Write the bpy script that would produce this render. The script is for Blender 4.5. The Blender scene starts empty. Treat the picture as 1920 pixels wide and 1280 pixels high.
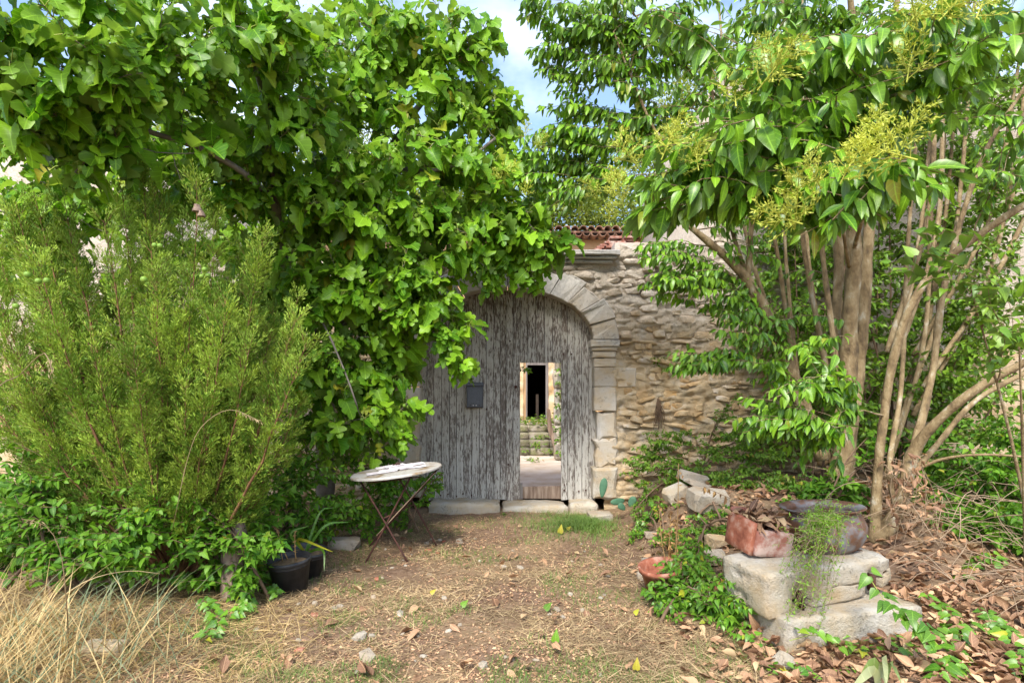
import bpy, bmesh, math, random
import numpy as np
from mathutils import Matrix, Vector

random.seed(7)
RG = np.random.default_rng(11)
SC = bpy.context.scene
COL = SC.collection

# ------------------------------------------------------------------ camera
F, CX, HY, CH = 1067.0, 960.0, 722.0, 1.6      # focal length in photo pixels, horizon row, eye height
cam_d = bpy.data.cameras.new('camera')
cam_d.sensor_width = 36.0
cam_d.lens = F / 1920.0 * 36.0
cam_d.shift_y = (HY - 640.0) / 1920.0
cam_d.clip_start = 0.05
cam_d.clip_end = 1500.0
cam_d.dof.use_dof = True
cam_d.dof.focus_distance = 6.0
cam_d.dof.aperture_fstop = 5.6
cam = bpy.data.objects.new('camera', cam_d)
COL.objects.link(cam)
cam.location = (0, 0, CH)
cam.rotation_euler = (math.radians(90), 0, 0)
SC.camera = cam

# ------------------------------------------------------------------ sky and sun
SUN_EL, SUN_AZ = math.radians(50), math.radians(196)   # azimuth clockwise from +Y (north): behind the camera, a little to the left
W = bpy.data.worlds.new('World')
SC.world = W
W.use_nodes = True
wt = W.node_tree
wt.nodes.clear()
w_out = wt.nodes.new('ShaderNodeOutputWorld')
w_bg = wt.nodes.new('ShaderNodeBackground')
w_sky = wt.nodes.new('ShaderNodeTexSky')
w_sky.sky_type = 'NISHITA'
w_sky.sun_disc = False
w_sky.sun_elevation = SUN_EL
w_sky.sun_rotation = SUN_AZ
w_sky.dust_density = 1.5
w_tc = wt.nodes.new('ShaderNodeTexCoord')
w_map = wt.nodes.new('ShaderNodeMapping')
w_map.inputs['Scale'].default_value = (1.0, 1.0, 1.7)
w_map.inputs['Location'].default_value = (0.35, 0.1, 0.0)
w_n = wt.nodes.new('ShaderNodeTexNoise')
w_n.inputs['Scale'].default_value = 2.6
w_n.inputs['Detail'].default_value = 7.0
w_n.inputs['Roughness'].default_value = 0.55
w_r = wt.nodes.new('ShaderNodeValToRGB')
w_r.color_ramp.elements[0].position = 0.46
w_r.color_ramp.elements[1].position = 0.74
w_mx = wt.nodes.new('ShaderNodeMix')
w_mx.data_type = 'RGBA'
w_mx.inputs[7].default_value = (4.6, 5.0, 5.8, 1)        # sunlit cloud
wt.links.new(w_tc.outputs['Generated'], w_map.inputs['Vector'])
wt.links.new(w_map.outputs[0], w_n.inputs['Vector'])
wt.links.new(w_n.outputs['Fac'], w_r.inputs['Fac'])
wt.links.new(w_r.outputs['Color'], w_mx.inputs[0])
wt.links.new(w_sky.outputs[0], w_mx.inputs[6])
wt.links.new(w_mx.outputs[2], w_bg.inputs['Color'])
wt.links.new(w_bg.outputs[0], w_out.inputs['Surface'])
w_bg.inputs['Strength'].default_value = 0.14

sun_d = bpy.data.lights.new('sun', 'SUN')
sun_d.energy = 2.4
sun_d.angle = math.radians(18)
sun_d.color = (1.0, 0.95, 0.87)
sun = bpy.data.objects.new('sun', sun_d)
COL.objects.link(sun)
sv = Vector((math.sin(SUN_AZ) * math.cos(SUN_EL), math.cos(SUN_AZ) * math.cos(SUN_EL), math.sin(SUN_EL)))
sun.rotation_euler = sv.to_track_quat('Z', 'Y').to_euler()

SC.view_settings.view_transform = 'Standard'
SC.view_settings.look = 'None'
SC.view_settings.gamma = 1.0
SC.view_settings.use_curve_mapping = False
SC.view_settings.exposure = 1.45
SC.render.engine = 'CYCLES'
SC.cycles.max_bounces = 8
SC.cycles.diffuse_bounces = 5
SC.cycles.glossy_bounces = 2
SC.cycles.transmission_bounces = 5
SC.cycles.transparent_max_bounces = 4
SC.cycles.caustics_reflective = False
SC.cycles.caustics_refractive = False
SC.cycles.use_denoising = True
SC.cycles.use_adaptive_sampling = True
SC.cycles.adaptive_threshold = 0.01

# ------------------------------------------------------------------ small maths
def P(px, py, d):
    """World point that stands d metres in front of the camera at a photo pixel (used to measure the place)."""
    return np.array([(px - CX) / F * d, d, CH - (py - HY) / F * d])

def sstep(a, b, x):
    t = np.clip((np.asarray(x, float) - a) / (b - a), 0, 1)
    return t * t * (3 - 2 * t)

def _h(i, s):
    v = np.sin(i[..., 0] * 127.1 + i[..., 1] * 311.7 + i[..., 2] * 74.7 + s * 17.17) * 43758.5453
    return v - np.floor(v)

def vn(p, s=0.0):
    p = np.asarray(p, float)
    i = np.floor(p)
    f = p - i
    u = f * f * (3 - 2 * f)
    r = 0.0
    for a in (0, 1):
        for b in (0, 1):
            for c in (0, 1):
                w = (u[..., 0] if a else 1 - u[..., 0]) * (u[..., 1] if b else 1 - u[..., 1]) * (u[..., 2] if c else 1 - u[..., 2])
                r = r + w * _h(i + np.array([a, b, c]), s)
    return r

def fbm(p, o=4, s=0.0):
    r, a, t = 0.0, 0.5, 0.0
    p = np.asarray(p, float)
    for k in range(o):
        r = r + a * vn(p, s + k)
        t += a
        a *= 0.5
        p = p * 2.03
    return r / t

def nrm(v):
    v = np.asarray(v, float)
    return v / np.maximum(np.linalg.norm(v, axis=-1, keepdims=True), 1e-9)

def gz(x, y):
    """Height of the ground."""
    x, y = np.asarray(x, float), np.asarray(y, float)
    z = -0.14 * sstep(3.8, 7.5, y)
    z = z + 0.52 * sstep(1.0, 2.1, x - 0.12 * (y - 5)) * sstep(4.3, 6.6, y) * (1 - sstep(8.0, 8.1, y))
    z = z + 0.16 * sstep(-1.9, -3.4, x) * (1 - sstep(8.0, 8.1, y))
    q = np.stack([x, y, x * 0], -1)
    near = 1 - sstep(8.0, 8.1, y)
    z = z + near * ((fbm(q * 1.3, 3, 5) - .5) * .10 + (fbm(q * 7, 3, 9) - .5) * .035)
    return z - 0.05 * sstep(8.0, 8.1, y)

# ------------------------------------------------------------------ mesh building
class MB:
    """Collects vertices and polygons for ONE mesh object."""
    def __init__(s):
        s.V, s.L, s.S, s.R, s.U, s.n = [], [], [], [], [], 0
    def add(s, V, Fc, rnd=0.0, uv=None):
        V = np.asarray(V, float).reshape(-1, 3)
        if isinstance(Fc, np.ndarray):
            s.L.append((Fc + s.n).ravel())
            s.S.append(np.full(len(Fc), Fc.shape[1]))
        else:
            for f in Fc:
                s.L.append(np.array(f) + s.n)
                s.S.append(np.array([len(f)]))
        s.V.append(V)
        s.R.append(np.broadcast_to(np.asarray(rnd, float), (len(V),)))
        s.U.append(np.zeros((len(V), 2)) if uv is None else uv)
        s.n += len(V)
        return s
    def inst(s, T, pos, X, Y, Z, sc, rnd=None):
        """Copies of a template (V, F, UV) set into one mesh."""
        V, Fc, UV = T
        N, k = len(pos), len(V)
        if N == 0:
            return s
        sc = np.asarray(sc, float)
        if sc.ndim == 0:
            sc = np.full(N, sc)
        if sc.ndim == 1:
            sc = np.repeat(sc[:, None], 3, 1)
        W_ = pos[:, None, :] + (V[None, :, 0:1] * sc[:, None, 0:1]) * X[:, None, :] + (V[None, :, 1:2] * sc[:, None, 1:2]) * Y[:, None, :] + (V[None, :, 2:3] * sc[:, None, 2:3]) * Z[:, None, :]
        FF = (Fc[None] + (np.arange(N) * k)[:, None, None]).reshape(-1, Fc.shape[1])
        r = RG.random(N) if rnd is None else np.asarray(rnd)
        return s.add(W_.reshape(-1, 3), FF, np.repeat(r, k), np.tile(UV, (N, 1)))
    def box(s, x0, x1, y0, y1, z0, z1):
        V = [(x, y, z) for x in (x0, x1) for y in (y0, y1) for z in (z0, z1)]
        return s.add(V, np.array([(0, 1, 3, 2), (4, 6, 7, 5), (0, 4, 5, 1), (2, 3, 7, 6), (0, 2, 6, 4), (1, 5, 7, 3)]))
    def mesh(s, name, mat=None, smooth=False):
        me = bpy.data.meshes.new(name)
        if s.n == 0:
            return me
        V = np.concatenate(s.V)
        L = np.concatenate(s.L).astype(np.int32)
        S = np.concatenate(s.S).astype(np.int32)
        me.vertices.add(len(V))
        me.vertices.foreach_set('co', V.astype(np.float32).ravel())
        me.loops.add(len(L))
        me.loops.foreach_set('vertex_index', L)
        me.polygons.add(len(S))
        me.polygons.foreach_set('loop_start', np.concatenate([[0], np.cumsum(S)[:-1]]).astype(np.int32))
        me.polygons.foreach_set('use_smooth', np.full(len(S), smooth))
        me.update(calc_edges=True)
        a = me.attributes.new('rnd', 'FLOAT', 'POINT')
        a.data.foreach_set('value', np.concatenate(s.R).astype(np.float32))
        a = me.attributes.new('luv', 'FLOAT_VECTOR', 'POINT')
        U = np.concatenate(s.U)
        a.data.foreach_set('vector', np.column_stack([U, np.zeros(len(U))]).astype(np.float32).ravel())
        if mat:
            me.materials.append(mat)
        return me

WT = {}          # world position of every parent (none is turned)

def root(name, label, cat, loc, group=None, kind=None):
    o = bpy.data.objects.new(name, None)
    COL.objects.link(o)
    o.empty_display_size = 0.1
    o.location = tuple(float(c) for c in loc)
    WT[o.name] = np.array(o.location)
    o['label'] = label
    o['category'] = cat
    if group: o['group'] = group
    if kind: o['kind'] = kind
    return o

def obj(name, me, parent=None, loc=(0, 0, 0), basis=None, label=None, kind=None):
    """Link a mesh as one object; loc is in world coordinates, parents only shift."""
    o = bpy.data.objects.new(name, me)
    COL.objects.link(o)
    w = np.array(loc, float)
    off = WT[parent.name] if parent is not None else np.zeros(3)
    l = w - off
    if basis is None:
        o.location = tuple(l)
    else:
        m = Matrix(((*basis[0], l[0]), (*basis[1], l[1]), (*basis[2], l[2]), (0, 0, 0, 1)))
        o.matrix_basis = m
    if parent is not None:
        o.parent = parent
    WT[o.name] = w
    if label: o['label'] = label
    if kind: o['kind'] = kind
    return o

def tag(o, label, cat, group=None, kind=None):
    o['label'] = label
    o['category'] = cat
    if group: o['group'] = group
    if kind: o['kind'] = kind
    return o

def tube(path, rad, n=6, cap=True):
    path = np.asarray(path, float)
    rad = np.broadcast_to(np.asarray(rad, float), (len(path),))
    t = nrm(np.gradient(path, axis=0))
    ref = np.tile(np.array([0.31, 0.17, 0.94]), (len(path), 1))
    horiz = np.abs((t * ref).sum(-1)) > 0.96
    if horiz.any():
        ref[:] = np.array([0.93, -0.3, 0.2])
    a = nrm(np.cross(t, ref))
    b = np.cross(t, a)
    th = np.arange(n) / n * 2 * math.pi
    V = path[:, None] + rad[:, None, None] * (np.cos(th)[None, :, None] * a[:, None] + np.sin(th)[None, :, None] * b[:, None])
    m = len(path)
    i = np.arange(m - 1)[:, None] * n
    j = np.arange(n)[None]
    q = np.stack([i + j, i + (j + 1) % n, i + n + (j + 1) % n, i + n + j], -1).reshape(-1, 4)
    V = V.reshape(-1, 3)
    Fc = [tuple(f) for f in q]
    if cap:
        Fc.append(tuple(range(n))[::-1])
        Fc.append(tuple(range((m - 1) * n, m * n)))
        return V, Fc
    return V, q

def smooth_path(pts, step=0.12):
    """Catmull-Rom through the points, resampled."""
    p = np.asarray(pts, float)
    if len(p) == 2:
        n = max(2, int(np.linalg.norm(p[1] - p[0]) / step))
        return p[0] + (p[1] - p[0]) * np.linspace(0, 1, n + 1)[:, None]
    e = np.vstack([2 * p[0] - p[1], p, 2 * p[-1] - p[-2]])
    out = []
    for k in range(1, len(e) - 2):
        n = max(2, int(np.linalg.norm(e[k + 1] - e[k]) / step))
        t = np.linspace(0, 1, n, endpoint=False)[:, None]
        out.append(.5 * (2 * e[k] + (e[k + 1] - e[k - 1]) * t + (2 * e[k - 1] - 5 * e[k] + 4 * e[k + 1] - e[k + 2]) * t ** 2 + (3 * e[k] - e[k - 1] - 3 * e[k + 1] + e[k + 2]) * t ** 3))
    out.append(p[-1:])
    return np.concatenate(out)

def bev_prism(outline, y0, y1, bev=0.008, jit=0.0, seed=0, front_jit=0.0):
    """A block whose outline lies in x-z, front at y0 (towards the camera), back at y1, front edges bevelled."""
    o = np.asarray(outline, float)
    n = len(o)
    rg = np.random.default_rng(seed)
    if jit:
        o = o + rg.normal(0, jit, o.shape)
    c = o.mean(0)
    nxt, prv = np.roll(o, -1, 0), np.roll(o, 1, 0)
    e1, e2 = nrm(nxt - o), nrm(o - prv)
    area = .5 * np.sum(o[:, 0] * nxt[:, 1] - nxt[:, 0] * o[:, 1])
    sg = 1 if area > 0 else -1
    nn = nrm(np.stack([-e1[:, 1], e1[:, 0]], -1) + np.stack([-e2[:, 1], e2[:, 0]], -1)) * sg
    inn = o + nn * bev
    fj = rg.normal(0, front_jit, n) if front_jit else np.zeros(n)
    V = [(inn[k, 0], y0 + fj[k], inn[k, 1]) for k in range(n)] + [(o[k, 0], y0 + bev + fj[k], o[k, 1]) for k in range(n)] + [(o[k, 0], y1, o[k, 1]) for k in range(n)]
    Fc = [tuple(range(n)) if sg > 0 else tuple(range(n))[::-1]]
    for k in range(n):
        j = (k + 1) % n
        for a in (0, n):
            q = (a + k, a + n + k, a + n + j, a + j)
            Fc.append(q if sg > 0 else q[::-1])
    Fc.append(tuple(range(2 * n, 3 * n))[::-1] if sg > 0 else tuple(range(2 * n, 3 * n)))
    return np.array(V), Fc

def rock_template(seed, box=.6, rough=.18, sub=2):
    bm = bmesh.new()
    bmesh.ops.create_icosphere(bm, subdivisions=sub, radius=1.0)
    bm.verts.ensure_lookup_table()
    V = np.array([v.co[:] for v in bm.verts])
    Fc = np.array([[v.index for v in f.verts] for f in bm.faces])
    bm.free()
    V = np.sign(V) * np.abs(V) ** box
    V = V * (1 + rough * (fbm(V * 1.4 + seed * 7.3, 3, seed) - .5) * 2)[:, None]
    V[:, 0] *= 1 + .12 * math.sin(seed * 3.1) * V[:, 2]
    return V, Fc, np.zeros((len(V), 2))

def rotz(a):
    c, s = math.cos(a), math.sin(a)
    return np.array([[c, -s, 0], [s, c, 0], [0, 0, 1.0]])

def rand_rot(rx, ry, rz):
    cx, sx, cy, sy = math.cos(rx), math.sin(rx), math.cos(ry), math.sin(ry)
    return rotz(rz) @ np.array([[cy, 0, sy], [0, 1, 0], [-sy, 0, cy]]) @ np.array([[1, 0, 0], [0, cx, -sx], [0, sx, cx]])

def rough_block(sx, sy, sz, seed, n=5, round_=.03, rough=.02, freq=3.0, chip=.9):
    """A hewn block centred on its own origin, edges worn and faces uneven."""
    rg = np.random.default_rng(seed)
    bm = bmesh.new()
    bmesh.ops.create_cube(bm, size=2.0)
    bmesh.ops.subdivide_edges(bm, edges=bm.edges[:], cuts=n, use_grid_fill=True)
    bm.verts.ensure_lookup_table()
    V = np.array([v.co[:] for v in bm.verts])
    Fc = np.array([[v.index for v in f.verts] for f in bm.faces])
    bm.free()
    half = np.array([sx, sy, sz]) / 2
    q = V * half
    core = np.clip(q, -(half - round_), half - round_)
    d = q - core
    l = np.linalg.norm(d, axis=1, keepdims=True)
    q = core + np.where(l > 1e-9, d / np.maximum(l, 1e-9) * np.minimum(l, round_), 0)
    nn = nrm(V)
    q = q + nn * ((fbm(q * freq + seed * 3.7, 4, seed) - .5) * 2 * rough)[:, None]
    if n >= 5:
        q = q - nn * (sstep(.60, .78, fbm(q * freq * 3.1 + seed, 3, seed + 5)) * rough * chip)[:, None]
    return q, Fc

# ------------------------------------------------------------------ materials
def newmat(name):
    m = bpy.data.materials.new(name)
    m.use_nodes = True
    nt = m.node_tree
    nt.nodes.clear()
    return m, nt

def nd(nt, typ, ins=None, **props):
    n = nt.nodes.new(typ)
    for k, v in props.items():
        setattr(n, k, v)
    for k, v in (ins or {}).items():
        s = n.inputs[k]
        if isinstance(v, bpy.types.NodeSocket):
            nt.links.new(v, s)
        else:
            if isinstance(v, (tuple, list)) and len(v) == 3 and s.type == 'RGBA':
                v = (*v, 1)
            s.default_value = v
    return n

def noise(nt, vec, scale, detail=5, rough=.55, dist=0.0):
    return nd(nt, 'ShaderNodeTexNoise', {'Vector': vec, 'Scale': scale, 'Detail': detail, 'Roughness': rough, 'Distortion': dist}).outputs['Fac']

def ramp(nt, fac, cols):
    n = nd(nt, 'ShaderNodeValToRGB', {'Fac': fac})
    e = n.color_ramp.elements
    while len(e) < len(cols):
        e.new(0.5)
    for k, (p, c) in enumerate(cols):
        e[k].position = p
        e[k].color = (*c, 1) if not isinstance(c, (int, float)) else (c, c, c, 1)
    return n.outputs['Color']

def mixc(nt, fac, a, b, mode='MIX'):
    n = nt.nodes.new('ShaderNodeMix')
    n.data_type = 'RGBA'
    n.blend_type = mode
    for i, v in ((0, fac), (6, a), (7, b)):
        if isinstance(v, bpy.types.NodeSocket):
            nt.links.new(v, n.inputs[i])
        else:
            n.inputs[i].default_value = v if i == 0 else (*v, 1)
    return n.outputs[2]

def math_(nt, op, a, b=0.0, c=None):
    n = nt.nodes.new('ShaderNodeMath')
    n.operation = op
    for i, v in enumerate((a, b, c)):
        if v is None: continue
        if isinstance(v, bpy.types.NodeSocket):
            nt.links.new(v, n.inputs[i])
        else:
            n.inputs[i].default_value = v
    return n.outputs[0]

def pos_vec(nt, scale=(1, 1, 1), rnd_off=0.0):
    g = nd(nt, 'ShaderNodeNewGeometry')
    m = nd(nt, 'ShaderNodeMapping', {'Vector': g.outputs['Position'], 'Scale': scale})
    if rnd_off:
        oi = nd(nt, 'ShaderNodeObjectInfo')
        v = nd(nt, 'ShaderNodeCombineXYZ', {0: math_(nt, 'MULTIPLY', oi.outputs['Random'], rnd_off), 1: math_(nt, 'MULTIPLY', oi.outputs['Random'], rnd_off * 3.3), 2: math_(nt, 'MULTIPLY', oi.outputs['Random'], rnd_off * .7)})
        nt.links.new(v.outputs[0], m.inputs['Location'])
    return m.outputs[0]

def r_sock(nt):
    """A random number per piece: the piece's own, or the object's."""
    a = nd(nt, 'ShaderNodeAttribute', attribute_name='rnd')
    oi = nd(nt, 'ShaderNodeObjectInfo')
    return math_(nt, 'FRACT', math_(nt, 'ADD', a.outputs['Fac'], oi.outputs['Random']))

def finish(m, nt, col, rough=.85, bump=None, bstr=.4, bdist=.02, spec=.3, metal=0.0):
    p = nd(nt, 'ShaderNodeBsdfPrincipled', {'Base Color': col, 'Roughness': rough, 'Specular IOR Level': spec, 'Metallic': metal})
    if bump is not None:
        b = nd(nt, 'ShaderNodeBump', {'Height': bump, 'Strength': bstr, 'Distance': bdist})
        nt.links.new(b.outputs[0], p.inputs['Normal'])
    o = nd(nt, 'ShaderNodeOutputMaterial')
    nt.links.new(p.outputs[0], o.inputs['Surface'])
    return m

def plain(name, stops, scale=8, rough=.85, bstr=.3, bdist=.01, spec=.3, metal=0, stretch=(1, 1, 1), per=.0, detail=6):
    """A material of one substance: noise through a ramp, a tone per piece, fine relief."""
    m, nt = newmat(name)
    v = pos_vec(nt, stretch, 3.0 if per else 0.0)
    f = noise(nt, v, scale, detail, .6)
    c = ramp(nt, f, stops)
    if per:
        r = r_sock(nt)
        c = mixc(nt, 1.0, c, ramp(nt, r, [(0, 1 - per), (1, 1 + per)]), 'MULTIPLY')
    b = noise(nt, v, scale * 5, 4, .65)
    return finish(m, nt, c, rough, b, bstr, bdist, spec, metal)

def leafmat(name, dark, light, odd=None, back=None, rough=.42, trans=.32, spec=.45, vein=.35, odd_at=.96, tint=(1.5, 1.45, .6)):
    m, nt = newmat(name)
    r = r_sock(nt)
    stops = [(0.0, dark), (0.85, light)]
    if odd: stops += [(odd_at, light), (min(1.0, odd_at + .03), odd)]
    c = ramp(nt, r, stops)
    c = mixc(nt, .55, c, mixc(nt, 1.0, c, ramp(nt, noise(nt, pos_vec(nt), 2.2, 3), [(.3, .55), (.7, 1.5)]), 'MULTIPLY'))
    if vein:
        a = nd(nt, 'ShaderNodeAttribute', attribute_name='luv')
        s = nd(nt, 'ShaderNodeSeparateXYZ', {0: a.outputs['Vector']})
        ax = math_(nt, 'ABSOLUTE', s.outputs[0])
        mid = math_(nt, 'LESS_THAN', ax, .018)
        w = math_(nt, 'FRACT', math_(nt, 'MULTIPLY', math_(nt, 'SUBTRACT', s.outputs[1], math_(nt, 'MULTIPLY', ax, .8)), 5.5))
        side = math_(nt, 'LESS_THAN', math_(nt, 'ABSOLUTE', math_(nt, 'SUBTRACT', w, .5)), .06)
        vf = math_(nt, 'MULTIPLY', math_(nt, 'MAXIMUM', mid, math_(nt, 'MULTIPLY', side, .5)), vein)
        c = mixc(nt, vf, c, tuple(min(1, x * 2.2 + .03) for x in light))
    if back:
        g = nd(nt, 'ShaderNodeNewGeometry')
        c = mixc(nt, math_(nt, 'MULTIPLY', g.outputs['Backfacing'], .75), c, back)
    p = nd(nt, 'ShaderNodeBsdfPrincipled', {'Base Color': c, 'Roughness': rough, 'Specular IOR Level': spec})
    t = nd(nt, 'ShaderNodeBsdfTranslucent', {'Color': mixc(nt, 1.0, c, tint, 'MULTIPLY')})
    mx = nd(nt, 'ShaderNodeMixShader', {0: trans, 1: p.outputs[0], 2: t.outputs[0]})
    o = nd(nt, 'ShaderNodeOutputMaterial')
    nt.links.new(mx.outputs[0], o.inputs['Surface'])
    return m

M = {}
M['fig'] = leafmat('fig_leaf', (.065, .19, .010), (.22, .40, .022), odd=(.34, .30, .03), back=(.17, .27, .07), trans=.45, rough=.42, spec=.3, odd_at=.965)
M['privet'] = leafmat('privet_leaf', (.05, .155, .010), (.20, .375, .020), odd=(.26, .26, .03), back=(.10, .18, .05), rough=.36, trans=.34, spec=.5, odd_at=.965)
M['thicket'] = leafmat('thicket_leaf', (.075, .18, .012), (.19, .33, .025), back=(.12, .2, .05), vein=.2)
M['ivy'] = leafmat('ivy_leaf', (.036, .12, .010), (.125, .26, .018), odd=(.30, .28, .03), rough=.5, spec=.25, odd_at=.975)
M['bramble'] = leafmat('bramble_leaf', (.06, .145, .012), (.155, .275, .022), odd=(.33, .22, .04), rough=.5, odd_at=.96)
M['vine'] = leafmat('vine_leaf', (.055, .16, .012), (.15, .30, .025), odd=(.38, .38, .03), rough=.38, odd_at=.95)
M['needle'] = leafmat('juniper_needle', (.08, .175, .018), (.29, .405, .052), rough=.6, trans=.2, vein=0, spec=.2)
M['far_leaf'] = leafmat('far_leaf', (.13, .20, .03), (.27, .34, .06), vein=0, rough=.6)
M['grass'] = leafmat('grass_blade', (.07, .15, .02), (.17, .26, .06), vein=0, rough=.55)
M['blue_grass'] = leafmat('blue_grass', (.12, .18, .10), (.26, .30, .17), vein=0, rough=.55)
M['straw'] = leafmat('straw_blade', (.19, .125, .06), (.54, .41, .225), vein=0, rough=.7, trans=.2, tint=(1.1, 1, .8))
M['straw_gold'] = leafmat('golden_straw', (.24, .155, .055), (.64, .48, .22), vein=0, rough=.7, trans=.25, tint=(1.1, 1, .8))
M['litter'] = leafmat('dry_leaf', (.13, .062, .034), (.45, .27, .15), odd=(.5, .36, .2), vein=.25, rough=.65, trans=.12, tint=(1.1, .9, .6), odd_at=.9)
M['dead'] = leafmat('withered_leaf', (.20, .10, .04), (.50, .30, .11), vein=.2, rough=.7, trans=.2, tint=(1.1, .9, .6))
M['flower'] = leafmat('privet_bud', (.33, .40, .04), (.56, .58, .09), vein=0, rough=.6, trans=.25, tint=(1.1, 1.1, .7))
M['petiole'] = plain('petiole', [(.3, (.22, .30, .05)), (.7, (.36, .40, .08))], 20, .6)
M['fruit'] = plain('green_fig', [(.3, (.12, .24, .03)), (.7, (.22, .34, .05))], 30, .5, .2, .002)
M['cactus'] = plain('cactus_pad', [(.3, (.05, .13, .075)), (.7, (.09, .19, .11))], 14, .6, .5, .004)
M['iris'] = leafmat('iris_leaf', (.20, .30, .08), (.42, .46, .24), vein=.2, rough=.5)
M['bark_priv'] = plain('privet_bark', [(.28, (.085, .06, .034)), (.45, (.22, .155, .078)), (.58, (.31, .235, .128)), (.68, (.43, .38, .28))], 11, .85, .9, .018, stretch=(1, 1, .5))
M['bark_fig'] = plain('fig_bark', [(.3, (.11, .09, .075)), (.7, (.25, .215, .185))], 9, .85, .5, .008)
M['bark_jun'] = plain('juniper_bark', [(.3, (.12, .055, .03)), (.7, (.25, .13, .06))], 12, .85, .5, .006)
M['bark_dark'] = plain('twig_bark', [(.3, (.09, .055, .035)), (.7, (.20, .13, .08))], 12, .85, .4, .005)
M['bark_dry'] = plain('dry_twig', [(.3, (.22, .15, .09)), (.7, (.42, .31, .21))], 12, .85, .4, .005)
M['stump'] = plain('dead_wood', [(.3, (.09, .06, .042)), (.5, (.22, .155, .115)), (.7, (.36, .28, .22))], 22, .85, .8, .012, stretch=(1, 1, .12))
M['rust'] = plain('rusty_iron', [(.3, (.035, .014, .010)), (.6, (.085, .030, .019)), (.8, (.13, .055, .035))], 22, .75, .4, .003, .4)
M['terracotta'] = plain('terracotta', [(.32, (.20, .06, .035)), (.5, (.34, .12, .07)), (.66, (.44, .25, .18))], 14, .85, .3, .004)
M['brick'] = plain('old_brick', [(.3, (.20, .07, .045)), (.48, (.30, .13, .095)), (.6, (.46, .34, .29))], 9, .9, .5, .01)
M['tile'] = plain('roof_tile', [(.25, (.11, .06, .042)), (.5, (.26, .135, .085)), (.75, (.36, .26, .19))], 6, .85, .5, .01, per=.3)
M['black_pot'] = plain('black_plastic', [(.3, (.018, .018, .02)), (.75, (.06, .06, .062))], 10, .5, .2, .002, .4)
M['paper'] = plain('bleached_board', [(.3, (.46, .42, .43)), (.7, (.68, .64, .66))], 16, .8, .3, .002)
M['orange_plaster'] = plain('orange_plaster', [(.25, (.42, .25, .125)), (.6, (.52, .33, .18)), (.8, (.50, .37, .24))], 1.6, .9, .3, .01)
M['pale_plaster'] = plain('pale_plaster', [(.25, (.40, .32, .25)), (.5, (.52, .44, .37)), (.75, (.56, .49, .44))], 2.2, .9, .6, .03)
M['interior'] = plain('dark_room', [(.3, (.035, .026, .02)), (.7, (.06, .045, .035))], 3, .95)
M['frame_wood'] = plain('grey_frame', [(.3, (.12, .105, .095)), (.7, (.24, .215, .20))], 20, .85, .4, .004, stretch=(1, 1, .1))

def stonemat(name, base, stain, pale, lichen, upper_z, per=.22, scale=3.0, bd=.02):
    """Limestone: warm where sheltered, bleached grey higher up, black lichen specks."""
    m, nt = newmat(name)
    v = pos_vec(nt)
    r = r_sock(nt)
    n1 = noise(nt, v, scale, 6, .6)
    n2 = noise(nt, v, scale * .35, 4, .5)
    n3 = noise(nt, v, scale * 9, 6, .7)
    c = ramp(nt, n1, [(.3, stain), (.55, base), (.72, pale)])
    z = nd(nt, 'ShaderNodeSeparateXYZ', {0: nd(nt, 'ShaderNodeNewGeometry').outputs['Position']}).outputs[2]
    hf = math_(nt, 'ADD', math_(nt, 'MULTIPLY', math_(nt, 'SUBTRACT', z, upper_z), .7), math_(nt, 'SUBTRACT', n2, .5))
    hf = ramp(nt, math_(nt, 'ADD', math_(nt, 'MULTIPLY', hf, .8), math_(nt, 'MULTIPLY', r, .35)), [(.05, 0.0), (.5, .8)])
    c = mixc(nt, hf, c, ramp(nt, n3, [(.35, tuple(x * .62 for x in pale)), (.58, pale)]))
    c = mixc(nt, 1.0, c, ramp(nt, r, [(0, 1 - per), (1, 1 + per)]), 'MULTIPLY')
    lf = ramp(nt, math_(nt, 'ADD', math_(nt, 'MULTIPLY', n3, .6), math_(nt, 'MULTIPLY', noise(nt, v, scale * 1.3, 3), .4)), [(.55, 0.0), (.66, .75)])
    c = mixc(nt, lf, c, lichen)
    b = math_(nt, 'ADD', n3, math_(nt, 'MULTIPLY', noise(nt, v, scale * 26, 4, .7), .35))
    return finish(m, nt, c, .92, b, .9, bd, .2)

M['rubble'] = stonemat('rubble_stone', (.56, .435, .275), (.50, .31, .135), (.62, .55, .47), (.15, .13, .105), 2.4, .2, 3.2, .03)
M['mortar'] = stonemat('lime_mortar', (.56, .445, .295), (.50, .335, .165), (.61, .54, .455), (.16, .135, .11), 2.4, .0, 4.0, .04)
M['dressed'] = stonemat('dressed_limestone', (.48, .43, .36), (.46, .34, .20), (.52, .50, .47), (.13, .12, .11), 2.4, .1, 2.6, .012)
M['pale_stone'] = stonemat('pale_block', (.50, .445, .355), (.47, .355, .215), (.58, .55, .49), (.13, .12, .10), 1.6, .08, 5.0, .03)
M['grey_stone'] = stonemat('grey_field_stone', (.36, .315, .25), (.31, .23, .15), (.44, .405, .36), (.10, .09, .08), .6, .2, 5.0, .012)

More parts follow.
